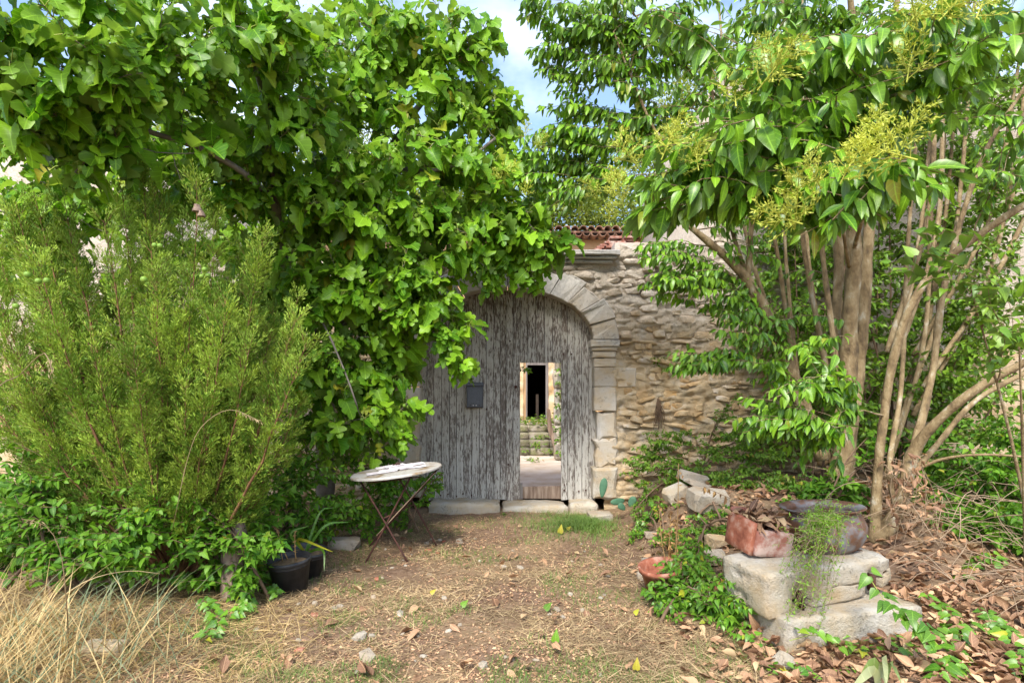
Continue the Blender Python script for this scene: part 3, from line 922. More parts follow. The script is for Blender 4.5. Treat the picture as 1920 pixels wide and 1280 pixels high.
PRIV_T = [leaf_from_outline(np.array(OVAL) * [1.1, 1], .28, .30), leaf_from_outline(np.array(OVAL) * [1.25, 1], .45, .38), leaf_from_outline(np.array(OVAL) * [.95, 1], .12, .2)]
ROUND = [(.0, .0), (.22, .06), (.31, .28), (.26, .58), (.12, .84), (.0, 1.0)]
ROUND_T = [leaf_from_outline(ROUND, .2, .2), leaf_from_outline(np.array(ROUND) * [.85, 1], .35, .3)]
IVY = [(.0, .0), (.26, -.08), (.44, .16), (.25, .34), (.24, .52), (.11, .78), (.0, 1.0)]
IVY_T = [leaf_from_outline(IVY, .2, .15), leaf_from_outline(IVY, .3, .3)]
HEART = [(.0, .0), (.16, -.10), (.34, .05), (.33, .30), (.18, .62), (.0, 1.0)]
HEART_T = [leaf_from_outline(HEART, .18, .18), leaf_from_outline(HEART, .34, .32)]
MICRO = (np.array([(-.22, 0, 0), (.22, 0, 0), (.16, .6, .04), (0, 1, 0), (-.16, .6, .04)], float), np.array([(0, 1, 2, 4), (4, 2, 3, 3)]), np.zeros((5, 2)))
MICRO = (np.array([(0, 0, 0), (.24, .5, .06), (0, 1, 0), (-.24, .5, .06)], float), np.array([(0, 1, 2, 3)]), np.zeros((4, 2)))
BLADE = (lambda n: (np.array([(s * .5 * (1 - (k / n) ** 2), k / n, -.42 * (k / n) ** 2) for k in range(n + 1) for s in (-1, 1)]), np.array([(2 * k, 2 * k + 1, 2 * k + 3, 2 * k + 2) for k in range(n)]), np.zeros((2 * n + 2, 2))))(4)

def frames(Y, Z):
    Y = nrm(Y)
    X = nrm(np.cross(Y, Z))
    return X, Y, np.cross(X, Y)

def front_ones(pos, size, n, cell=15.0):
    """Which n leaves a visitor at the gate path sees largest (the foremost of each neighbourhood)."""
    d = pos[:, 1]
    px, py = pos[:, 0] / np.maximum(d, .1) * F + CX, HY - (pos[:, 2] - CH) / np.maximum(d, .1) * F
    ok = np.where((d > .5) & (px > 0) & (px < 1920) & (py > 0) & (py < 1280))[0]
    ok = ok[np.argsort(d[ok])]
    _, first = np.unique((px[ok] // cell).astype(int) * 1000 + (py[ok] // cell).astype(int), return_index=True)
    c = ok[first]
    c = c[np.argsort(-(size[c] / d[c]))][:n]
    m = np.zeros(len(pos), bool)
    m[c] = True
    return m

LEAF_ME = {}
def leaves(parent, T, mat, pos, Y, Z, size, n_ind=300, name='leaf', rest='foliage', width=None):
    """The leaves of one plant: the n_ind that show largest as parts, the others as one part."""
    pos, size = np.asarray(pos, float), np.asarray(size, float)
    if len(pos) == 0: return
    X, Y, Z = frames(np.asarray(Y, float), np.asarray(Z, float))
    ti = RG.integers(0, len(T), len(pos))
    sel = front_ones(pos, size, n_ind) if n_ind else np.zeros(len(pos), bool)
    for k in range(len(T)):
        key = (id(T), k, mat)
        if key not in LEAF_ME:
            LEAF_ME[key] = MB().add(T[k][0], T[k][1], 0.0, T[k][2]).mesh(name, M[mat], True)
    for i in np.where(sel)[0]:
        w = 1.0 if width is None else width[i]
        B = np.stack([X[i] * size[i] * w, Y[i] * size[i], Z[i] * size[i]], 1)
        obj(name, LEAF_ME[(id(T), int(ti[i]), mat)], parent, pos[i], B)
    mb = MB()
    for k in range(len(T)):
        m = (~sel) & (ti == k)
        sc = size[m] if width is None else np.stack([size[m] * width[m], size[m], size[m]], -1)
        mb.inst(T[k], pos[m], X[m], Y[m], Z[m], sc)
    if mb.n:
        obj(rest, mb.mesh(rest, M[mat], True), parent, kind='stuff')

# ================================================================== BRANCHES
def in_blobs(blobs, seed, depth=.8):
    """Points inside a set of clumps (photo pixel of the centre, distance, pixel radius, count)."""
    rg = np.random.default_rng(seed)
    out = []
    for b in blobs:
        px, py, d, r, n = b[:5]
        ry = b[5] if len(b) > 5 else r
        q = nrm(rg.normal(size=(n, 3))) * rg.random((n, 1)) ** (1 / 3)
        rw = r / F * d
        out.append(P(px, py, d) + q * np.array([rw, max(.25, rw * depth), ry / F * d]))
    return np.concatenate(out)

def grow(trunks, tips, seed=0, thick=.010, tip_r=.004, up=.12, wig=.05, start=0.0, min_len=0.0):
    """Join every tip to the nearest limb already there. Returns the limb mesh and the last path of each tip."""
    rg = np.random.default_rng(seed)
    mb = MB()
    NP, NR = [], []
    for pts, rad in trunks:
        p = smooth_path(pts, .10)
        r = np.interp(np.linspace(0, 1, len(p)), np.linspace(0, 1, len(rad)), rad)
        p = p + (fbm(p * 3 + seed, 3, seed) - .5)[:, None] * np.array([.05, .05, 0]) * min(1, rad[0] * 20)
        V, q = tube(p, r * (1 + .5 * (fbm(p * 9, 3, 2) - .5)), 9)
        mb.add(V, q)
        k0 = int(len(p) * start)
        NP.append(p[k0:]); NR.append(r[k0:])
    NP, NR = np.concatenate(NP), np.concatenate(NR)
    d0 = np.array([np.min(np.linalg.norm(NP - t, axis=1)) for t in tips])
    paths = []
    for i in np.argsort(d0):
        t = tips[i]
        v = t - NP
        dist = np.linalg.norm(v, axis=1)
        cost = dist + .55 * np.maximum(0, -v[:, 2]) + .15 * np.abs(v[:, 2])
        if min_len: cost = cost + np.where(dist < min_len, 3 * (min_len - dist) + .4, 0)
        k = int(np.argmin(cost))
        a, ln = NP[k], dist[k]
        c = (a + t) / 2 + np.array([0, 0, up * ln]) + rg.normal(0, wig, 3) * ln * 2
        n = max(4, int(ln / .09))
        s = np.linspace(0, 1, n + 1)[:, None]
        p = (1 - s) ** 2 * a + 2 * s * (1 - s) * c + s ** 2 * t
        p[1:-1] += rg.normal(0, .008, (n - 1, 3))
        r0 = min(NR[k] * .75, tip_r + thick * ln + .001)
        r = r0 + (tip_r - r0) * s[:, 0]
        r = np.maximum(r, tip_r * .8)
        V, q = tube(p, r, 5 if r0 > .008 else 4, False)
        mb.add(V, q)
        paths.append(p)
        NP = np.concatenate([NP, p[1:]]); NR = np.concatenate([NR, r[1:]])
    return mb, paths

def path_at(p, s_from_end):
    """Point and direction at a distance back from the end of a path."""
    seg = np.linalg.norm(np.diff(p, axis=0), axis=1)
    L = np.concatenate([[0], np.cumsum(seg)])
    s = max(0.0, L[-1] - s_from_end)
    k = min(len(seg) - 1, int(np.searchsorted(L, s, side='right') - 1))
    f = (s - L[k]) / max(seg[k], 1e-6)
    return p[k] + (p[k + 1] - p[k]) * f, nrm(p[k + 1] - p[k]), L[-1]

UP = np.array([0, 0, 1.0])
def side_of(t, ang):
    a = nrm(np.cross(t, np.array([.13, .21, .97])))
    b = np.cross(t, a)
    return math.cos(ang) * a + math.sin(ang) * b

def pair_leaves(paths, span, gap, size, droop=.7, seed=0, along=.5, skip=.05, jit=.25, upz=.7, single=False):
    """Leaves in pairs along the last stretch of each twig."""
    rg = np.random.default_rng(seed)
    pos, Y, Z, S = [], [], [], []
    for p in paths:
        ph = rg.uniform(0, 6.28)
        s, k = 0.0, 0
        sp = span * rg.uniform(.7, 1.25)
        sz = size * rg.uniform(.8, 1.2)
        while s < sp:
            b, t, L = path_at(p, s)
            if s > L: break
            for sg in ((0, 1) if not single else (k % 2,)):
                if rg.random() < skip: continue
                u = side_of(t, ph + (k % 2) * 1.5 + sg * math.pi)
                u = nrm(u * np.array([1, 1, .55]))
                y = along * t + .85 * u - UP * droop * rg.uniform(.4, 1.35) + rg.normal(0, jit, 3)
                if s == 0: y = y + t * .9
                pos.append(b + u * .006); Y.append(y)
                Z.append(UP * upz + .5 * u + rg.normal(0, .3, 3) + np.array([0, -.15, 0]))
                S.append(sz * rg.uniform(.7, 1.2) * (.62 if s == 0 else 1))
            s += gap * rg.uniform(.75, 1.3)
            k += 1
    return np.array(pos), np.array(Y), np.array(Z), np.array(S)

# ================================================================== FIG TREE
def fig_tree():
    base = P(610, 880, 7.0); base[2] = float(gz(base[0], base[1])) - .05
    t = root('fig_tree', 'large spreading fig tree with broad lobed leaves and green figs hanging over the gate', 'fig tree', base)
    tr = [([base, P(612, 760, 6.9), P(640, 620, 6.8), P(690, 480, 6.7), P(716, 300, 6.5), P(720, 180, 6.3), P(700, 60, 6.1)], [.13, .11, .09, .07, .05, .035, .02]),
          ([P(612, 760, 6.9), P(540, 560, 6.4), P(520, 400, 5.6), P(420, 300, 4.8), P(260, 240, 4.3), P(60, 160, 3.8)], [.07, .05, .038, .03, .022, .015]),
          ([P(520, 400, 5.6), P(510, 250, 5.3), P(480, 120, 5.0), P(450, 20, 4.7)], [.055, .045, .035, .02]),
          ([P(690, 480, 6.7), P(770, 400, 6.5), P(860, 410, 6.3), P(960, 400, 6.3), P(1010, 440, 6.3)], [.06, .05, .035, .025, .015]),
          ([P(716, 300, 6.5), P(770, 220, 6.4), P(830, 150, 6.3), P(880, 90, 6.3)], [.045, .035, .025, .015]),
          ([P(716, 300, 6.5), P(780, 320, 6.3), P(860, 310, 6.2), P(930, 260, 6.2)], [.04, .03, .02, .015]),
          ([P(640, 620, 6.8), P(700, 560, 6.3), P(760, 580, 6.1), P(830, 640, 6.0), P(868, 690, 6.0)], [.05, .035, .02, .014, .010]),
          ([P(612, 760, 6.9), P(590, 660, 6.1), P(600, 600, 5.7), P(640, 680, 5.6), P(670, 760, 5.6)], [.018, .016, .013, .010, .008])]
    blobs = [(60, 70, 3.6, 125, 13), (210, 100, 3.9, 130, 17), (370, 80, 4.3, 125, 18), (490, 60, 4.8, 90, 14), (20, 200, 3.7, 90, 9),
             (310, 215, 4.3, 130, 20), (130, 235, 4.0, 120, 15), (460, 200, 5.0, 125, 20), (560, 160, 5.3, 100, 16), (540, 60, 5.2, 60, 7),
             (690, 50, 6.1, 95, 18), (800, 80, 6.2, 90, 20), (880, 110, 6.4, 70, 14), (650, 150, 5.9, 105, 20), (760, 200, 6.2, 120, 26), (870, 230, 6.4, 90, 22), (930, 190, 6.5, 45, 7),
             (620, 300, 5.7, 125, 26), (740, 330, 6.0, 120, 26), (880, 350, 6.3, 100, 24), (960, 340, 6.5, 75, 12), (980, 430, 6.4, 75, 16), (1020, 470, 6.5, 45, 8), (990, 510, 6.5, 34, 6),
             (560, 400, 5.6, 115, 20), (680, 450, 5.9, 115, 26), (800, 460, 6.1, 100, 24), (890, 450, 6.3, 70, 12), (900, 510, 6.3, 50, 7),
             (590, 560, 5.7, 95, 20), (690, 560, 6.0, 105, 22), (790, 560, 6.1, 75, 14), (850, 600, 6.0, 48, 7), (870, 680, 6.0, 32, 4),
             (610, 690, 5.9, 75, 14), (690, 640, 6.2, 60, 8), (680, 740, 6.1, 70, 9), (730, 770, 6.1, 50, 6), (600, 780, 6.0, 60, 6),
             (60, 330, 4.8, 110, 14), (220, 350, 5.0, 130, 18), (400, 330, 5.2, 120, 18), (60, 480, 5.2, 90, 8), (500, 300, 5.6, 110, 16),
             (640, 420, 7.0, 160, 20), (820, 380, 7.2, 140, 16), (480, 480, 6.6, 150, 18), (300, 480, 6.4, 170, 16), (560, 640, 6.8, 110, 14)]
    blobs = [(b[0], b[1], b[2], b[3], int(b[4] * 1.6)) for b in blobs]
    blobs += [(720, 700, 6.3, 60, 12), (772, 625, 6.3, 34, 6), (770, 760, 6.4, 26, 3), (15, 420, 5.6, 80, 14), (40, 560, 5.6, 80, 12), (130, 560, 5.9, 90, 10), (700, 790, 6.2, 50, 9), (760, 690, 6.5, 36, 6), (640, 840, 6.1, 46, 7), (745, 830, 6.2, 30, 4), (500, 560, 6.4, 90, 26), (560, 720, 6.5, 90, 22), (470, 660, 6.6, 90, 16), (530, 440, 6.2, 90, 20), (380, 420, 6.4, 120, 22), (160, 440, 6.2, 140, 22)]
    tips = in_blobs(blobs, 3)
    tips[:, 1] = np.minimum(tips[:, 1], GY - .35)
    mb, paths = grow(tr, tips, 5, .012, .0045, .10, .05)
    obj('branches', mb.mesh('branches', M['bark_fig'], True), t)
    rg = np.random.default_rng(8)
    pos, Y, Z, S, fr = [], [], [], [], []
    pet = MB()
    for p in paths:
        n = rg.integers(6, 10)
        ph = rg.uniform(0, 6.28)
        big = rg.uniform(.82, 1.15)
        for k in range(n):
            s = k * .024 + rg.uniform(0, .012)
            b, tg, _ = path_at(p, s)
            u = side_of(tg, ph + k * 2.4)
            pd = nrm(.55 * tg + .85 * u + UP * rg.uniform(0, .35))
            pl = rg.uniform(.045, .10) * big
            e = b + pd * pl
            y = nrm(np.array([pd[0], pd[1], 0])) * rg.uniform(.35, 1.0) + pd * .35 - UP * rg.uniform(.15, 1.15) + rg.normal(0, .15, 3)
            z = UP * .85 + np.array([u[0], u[1], 0]) * .35 + np.array([0, -.35, 0]) + rg.normal(0, .42, 3)
            pos.append(e); Y.append(y); Z.append(z); S.append(rg.uniform(.075, .20) * big)
            m_ = (b + e) / 2 + UP * .012
            V, q = tube(np.array([b, m_, e]), .0034, 3, False)
            pet.add(V, q)
            if rg.random() < .36 and s < .14:
                fr.append(b + u * .034 + UP * .012)
        fr = fr
    obj('leaf_stalks', pet.mesh('leaf_stalks', M['petiole'], True), t, kind='stuff')
    leaves(t, FIG_T, 'fig', pos, Y, Z, S, 300)
    fr = np.array(fr)
    V, Fc, U = rock_template(2, 1.0, .06, 1)
    V = V * np.array([1, 1, 1.15])
    sel = front_ones(fr, np.ones(len(fr)), 150)
    me = MB().add(V, Fc).mesh('fig_fruit', M['fruit'], True)
    for i in np.where(sel)[0]:
        obj('fig_fruit', me, t, fr[i], np.eye(3) * rg.uniform(.019, .028))
    rest = fr[~sel]
    I = np.tile(np.eye(3), (len(rest), 1, 1))
    obj('small_figs', MB().inst((V, Fc, U), rest, I[:, 0], I[:, 1], I[:, 2], .021).mesh('small_figs', M['fruit'], True), t, kind='stuff')
fig_tree()

# ================================================================== PRIVET (many stems)
def panicle_mesh(seed):
    rg = np.random.default_rng(seed)
    mb = MB()
    mb.add(*tube(np.array([[0, 0, 0], [0, .01, .10], [.01, .02, .2]]), [.003, .0025, .0015], 4, False))
    for k in range(16):
        h = .02 + .18 * k / 16
        a = k * 2.4
        ln = .075 * (1 - k / 20) + .02
        e = np.array([math.cos(a) * ln, math.sin(a) * ln, h + ln * .55])
        b = np.array([0, .005, h])
        mb.add(*tube(np.array([b, (b + e) / 2 + [0, 0, -.004], e]), [.002, .0016, .001], 3, False))
        n = 20
        s = rg.random((n, 1)) * .9 + .1
        pp = b + (e - b) * s + rg.normal(0, .006, (n, 3))
        X, Y, Z = frames(rg.normal(size=(n, 3)) * .7 + nrm(e - b), rg.normal(size=(n, 3)))
        mb.inst(MICRO, pp, X, Y, Z, np.stack([np.full(n, .011), np.full(n, .020), np.full(n, .01)], -1))
    return mb.mesh('flower_panicle', M['flower'], True)

def privet():
    base = P(1640, 1040, 5.35); base[2] = float(gz(base[0], base[1])) - .05
    t = root('privet_tree', 'tall many stemmed privet with glossy drooping leaves and yellow green flower buds', 'privet tree', base)
    b1 = P(1572, 925, 6.2); b1[2] = float(gz(b1[0], b1[1])) - .05
    b0 = base
    tr = [([b1, P(1588, 800, 6.1), P(1592, 640, 6.0), P(1600, 480, 5.9), P(1592, 300, 5.7), P(1600, 90, 5.4), P(1590, -60, 5.2)], [.155, .12, .105, .095, .075, .05, .03]),
          ([P(1594, 830, 6.15), P(1614, 650, 6.2), P(1628, 450, 6.2), P(1650, 200, 6.1), P(1690, -40, 6.0)], [.085, .08, .07, .05, .03]),
          ([P(1578, 860, 6.15), P(1566, 640, 6.2), P(1572, 440, 6.2), P(1530, 220, 6.0), P(1500, 0, 5.8)], [.075, .07, .06, .045, .03]),
          ([P(1545, 860, 6.3), P(1500, 740, 6.3), P(1450, 620, 6.2), P(1402, 525, 6.1), P(1330, 455, 6.0), P(1260, 400, 5.9)], [.10, .095, .085, .075, .05, .02]),
          ([P(1402, 525, 6.1), P(1412, 400, 6.0), P(1440, 240, 5.8), P(1430, 60, 5.6)], [.06, .05, .035, .02]),
          ([P(1410, 540, 6.1), P(1372, 430, 6.1), P(1352, 300, 6.0), P(1330, 120, 5.9)], [.05, .04, .03, .02]),
          ([P(1500, 740, 6.3), P(1480, 560, 6.6), P(1470, 380, 6.7), P(1480, 150, 6.7)], [.05, .04, .03, .02]),
          ([b0, P(1645, 900, 5.4), P(1652, 820, 5.4), P(1672, 690, 5.4), P(1705, 580, 5.3), P(1760, 500, 5.2), P(1850, 430, 5.0), P(1960, 360, 4.8)], [.09, .07, .065, .06, .058, .055, .05, .04]),
          ([b0, P(1690, 945, 5.4), P(1712, 850, 5.5), P(1762, 785, 5.3), P(1845, 720, 5.1), P(1960, 660, 4.9)], [.12, .11, .10, .065, .06, .05]),
          ([P(1712, 850, 5.5), P(1748, 700, 5.7), P(1766, 560, 5.8), P(1800, 420, 5.8), P(1850, 280, 5.7), P(1930, 150, 5.5)], [.08, .065, .06, .05, .045, .03]),
          ([P(1700, 900, 5.5), P(1760, 830, 5.6), P(1830, 750, 5.6), P(1940, 690, 5.5)], [.06, .055, .05, .04]),
          ([P(1680, 960, 5.4), P(1668, 870, 5.5), P(1690, 720, 5.7), P(1700, 500, 5.9), P(1720, 250, 6.0), P(1760, 0, 5.9)], [.05, .045, .04, .035, .03, .02]),
          ([P(1700, 890, 5.45), P(1760, 862, 5.3), P(1840, 852, 5.1), P(1950, 858, 5.0)], [.03, .025, .02, .015]),
          ([P(1500, 760, 6.4), P(1420, 300, 6.3), P(1290, 130, 6.0), P(1180, 20, 5.8), P(1100, -40, 5.6)], [.05, .045, .035, .025, .015]),
          ([P(1330, 300, 6.0), P(1240, 260, 5.9), P(1190, 160, 5.8), P(1150, 60, 5.7)], [.035, .03, .025, .015]),
          ([P(1592, 500, 5.9), P(1560, 330, 4.9), P(1480, 260, 3.8), P(1380, 280, 3.1)], [.04, .03, .02, .012]),
          ([P(1600, 470, 5.9), P(1640, 330, 4.7), P(1650, 270, 3.7), P(1640, 330, 2.9)], [.04, .03, .02, .012]),
          ([P(1592, 300, 5.7), P(1620, 120, 4.6), P(1680, 60, 3.6), P(1740, 90, 2.9)], [.04, .03, .02, .012])]
    tr = [(p, [r * (.80 if k < 4 else .64 if k in (7, 8) else .52) for r in rr]) for k, (p, rr) in enumerate(tr)]
    rg = np.random.default_rng(31)
    for k in range(16):
        x = rg.uniform(1400, 1900)
        y0 = rg.uniform(650, 900)
        d = rg.uniform(5.8, 7.2)
        lean = (x - 1620) * rg.uniform(.15, .6)
        a = P(1600 + (x - 1600) * .45, y0, d)
        tr.append(([a, P(x, y0 - 250, d), P(x + lean * .6, y0 - 500, d), P(x + lean, max(-40, y0 - 850), d - .1)], [.03, .026, .02, .012]))
    far = [(1060, 20, 5.7, 70, 12), (1150, 50, 5.8, 100, 22), (1250, 40, 5.9, 90, 16), (1060, 110, 5.9, 55, 10), (1130, 150, 5.9, 70, 12, 60), (1100, 240, 6.0, 60, 12), (1050, 190, 6.0, 40, 6), (1180, 250, 6.0, 70, 12),
           (1080, 320, 6.2, 50, 10), (1150, 310, 6.0, 60, 12), (1040, 300, 6.3, 40, 7), (1230, 200, 6.0, 60, 10), (1330, 60, 5.9, 100, 16), (1300, 140, 5.9, 80, 12),
           (1220, 480, 6.0, 55, 12, 40), (1250, 530, 6.0, 60, 12, 34), (1330, 500, 6.0, 60, 10, 50), (1340, 560, 6.1, 55, 8, 30), (1310, 660, 5.9, 55, 12, 30), (1380, 620, 6.0, 60, 9, 40), (1290, 690, 5.9, 35, 5, 20), (1420, 690, 5.9, 50, 7),
           (1400, 420, 6.1, 70, 10), (1460, 560, 6.2, 60, 8)]
    far += [(985, 8, 5.6, 30, 6), (1012, 80, 5.8, 28, 5), (1028, 150, 5.9, 28, 5), (1000, 275, 6.1, 36, 8), (985, 330, 6.2, 36, 7), (1050, 260, 6.1, 40, 8), (1035, 375, 6.2, 30, 5)]
    mid = [(1450, 80, 5.0, 130, 22), (1560, 60, 4.6, 110, 18), (1430, 200, 5.0, 120, 20), (1330, 250, 4.8, 90, 14), (1620, 180, 4.8, 120, 16), (1760, 140, 4.8, 130, 16), (1850, 60, 4.6, 110, 16), (1880, 240, 4.6, 100, 10),
           (1330, 350, 4.6, 90, 14), (1420, 360, 4.8, 80, 10), (1250, 330, 4.4, 70, 10),
           (1530, 700, 4.8, 60, 9), (1480, 760, 4.7, 60, 10), (1560, 790, 4.7, 50, 7), (1420, 770, 4.9, 50, 7), (1400, 800, 4.8, 40, 5), (1520, 850, 4.8, 50, 5), (1560, 640, 4.9, 35, 4)]
    near = [(1280, 360, 3.1, 110, 9, 45), (1230, 310, 3.2, 80, 6, 40), (1350, 290, 3.0, 90, 7, 60), (1460, 240, 2.9, 110, 9, 60), (1430, 150, 3.1, 90, 7, 60), (1560, 210, 2.9, 90, 8, 50), (1560, 400, 2.7, 90, 7, 40), (1640, 330, 2.7, 90, 7, 50), (1740, 330, 2.7, 80, 5, 40),
            (1700, 110, 2.8, 110, 8, 70), (1830, 120, 2.7, 110, 8, 80), (1560, 60, 3.0, 110, 8, 60), (1850, 40, 2.8, 80, 6), (1190, 400, 3.3, 50, 4, 30), (1260, 30, 3.4, 60, 4, 40)]
    near = [(b[0], b[1], b[2] * .86, b[3], int(b[4] * 1.3), *b[5:]) for b in near]
    far = [(b[0], b[1], b[2], b[3], int(b[4] * 1.3), *b[5:]) for b in far]
    mid = [(b[0], b[1], b[2], b[3], int(b[4] * 1.15), *b[5:]) for b in mid]
    tips = np.concatenate([in_blobs(far, 21), in_blobs(mid, 22), in_blobs(near, 23, .5)])
    mb, paths = grow(tr, tips, 6, .007, .0028, .12, .04, .25, .5)
    obj('stems', mb.mesh('stems', M['bark_priv'], True), t)
    pos, Y, Z, S = pair_leaves(paths, .46, .044, .112, 1.1, 14, .40)
    leaves(t, PRIV_T, 'privet', pos, Y, Z, S, 300)
    pm = [panicle_mesh(k) for k in range(3)]
    spots = [(1240, 280, 3.1), (1275, 255, 3.2), (1200, 300, 3.2), (1310, 300, 3.1), (1150, 350, 3.4), (1170, 370, 3.3), (1420, 150, 3.0), (1450, 130, 3.0), (1575, 325, 2.7), (1610, 315, 2.7), (1540, 335, 2.8), (1690, 260, 2.6), (1660, 265, 2.7), (1720, 280, 2.6), (1720, 30, 2.7), (1760, 20, 2.7), (1690, 40, 2.8), (1700, 135, 2.9), (1505, 400, 2.8), (1490, 410, 2.9),
             (940, 300, 6.3), (950, 330, 6.3), (985, 350, 6.3), (985, 240, 6.4), (1140, 400, 5.4), (1120, 355, 5.6), (1830, 15, 2.7), (1450, 320, 4.4), (1000, 260, 6.2), (1380, 180, 3.3)]
    for k, (a, b, d) in enumerate(spots):
        s = rg.uniform(.8, 1.2)
        R = rand_rot(rg.normal(0, .5), rg.normal(0, .5), rg.uniform(0, 6.28)) * s
        obj('flower_panicle', pm[k % 3], t, P(a, b + 20, d * (.78 if d < 3.5 else .95)), R)
privet()

# the privet's leaning neighbour: light green thicket against the house
def bush(name, label, cat, loc, blobs, T, mat, size, seed, n_ind=200, bark='bark_dark', span=.3, gap=.04, droop=.35, group=None, stems=6, thick=.006, upz=.8, single=False):
    base = np.array(loc, float)
    base[2] = float(gz(base[0], base[1])) - .04
    t = root(name, label, cat, base, group)
    tips = in_blobs(blobs, seed)
    tips[:, 2] = np.maximum(tips[:, 2], gz(tips[:, 0], tips[:, 1]) + .04)
    tips[:, 1] = np.minimum(tips[:, 1], GY - .12)
    rg = np.random.default_rng(seed)
    c = tips.mean(0)
    tr = []
    for k in range(stems):
        e = tips[rg.integers(len(tips))]
        a = base + np.array([rg.normal(0, .18), rg.normal(0, .12), 0])
        a[2] = float(gz(a[0], a[1])) - .04
        tr.append(([a, (a + e) / 2 + [0, 0, .15], e], [.014, .010, .004]))
    mb, paths = grow(tr, tips, seed, thick, .0018, .1, .06, 0.0, span * 1.15)
    obj('stems', mb.mesh('stems', M[bark], True), t)
    pos, Y, Z, S = pair_leaves(paths, span, gap, size, droop, seed, .5, .08, .35, upz, single)
    leaves(t, T, mat, pos, Y, Z, S, n_ind)
    return t

bush('thicket_shrub', 'tall light green small leaved shrub against the pale house behind the privet', 'shrub', (3.9, 7.3, 0),
     [(1450, 560, 7.2, 80, 48), (1500, 420, 7.3, 90, 57), (1540, 280, 7.4, 90, 48), (1500, 130, 7.4, 90, 44), (1650, 300, 7.3, 90, 44), (1660, 120, 7.3, 90, 44), (1530, 620, 7.2, 70, 30), (1640, 520, 7.2, 70, 30), (1670, 660, 7.0, 60, 26)],
     ROUND_T, 'thicket', .078, 41, 150)
bush('thicket_shrub', 'tangled light green shrub with thin bare stems at the edge of the privet', 'shrub', (5.2, 6.9, 0),
     [(1760, 620, 6.8, 90, 44), (1840, 520, 6.6, 90, 48), (1790, 400, 6.9, 90, 44), (1890, 330, 6.6, 80, 39), (1780, 240, 7.0, 90, 44), (1880, 150, 6.8, 90, 44), (1900, 620, 6.4, 80, 39), (1780, 60, 7.0, 90, 35), (1860, 820, 6.4, 110, 57), (1760, 900, 6.6, 80, 39), (1560, 720, 7.0, 80, 30), (1620, 800, 6.8, 70, 30), (1720, 760, 6.8, 80, 36), (1830, 720, 6.5, 80, 36), (1900, 920, 6.0, 80, 35)],
     ROUND_T, 'thicket', .078, 42, 150)
bush('thicket_shrub', 'wall of fresh green foliage covering the tall pale house from bank to top', 'shrub', (5.0, 7.6, 0),
     [(x + 25 * ((y // 95) % 2), y, 7.75, 72, 30) for x in range(1440, 1940, 100) for y in range(60, 900, 95)],
     ROUND_T, 'thicket', .085, 44, 100, stems=12, thick=.004)
bush('sapling', 'young light green sapling with large pointed leaves beside the leaning stems', 'sapling', (3.75, 4.2, 0),
     [(1740, 460, 3.6, 60, 7), (1840, 560, 3.4, 70, 7, 40), (1890, 620, 3.3, 50, 5), (1720, 480, 3.7, 40, 4), (1900, 500, 3.4, 40, 4)],
     HEART_T, 'thicket', .085, 43, 120, span=.35, gap=.08, stems=2, bark='bark_priv')

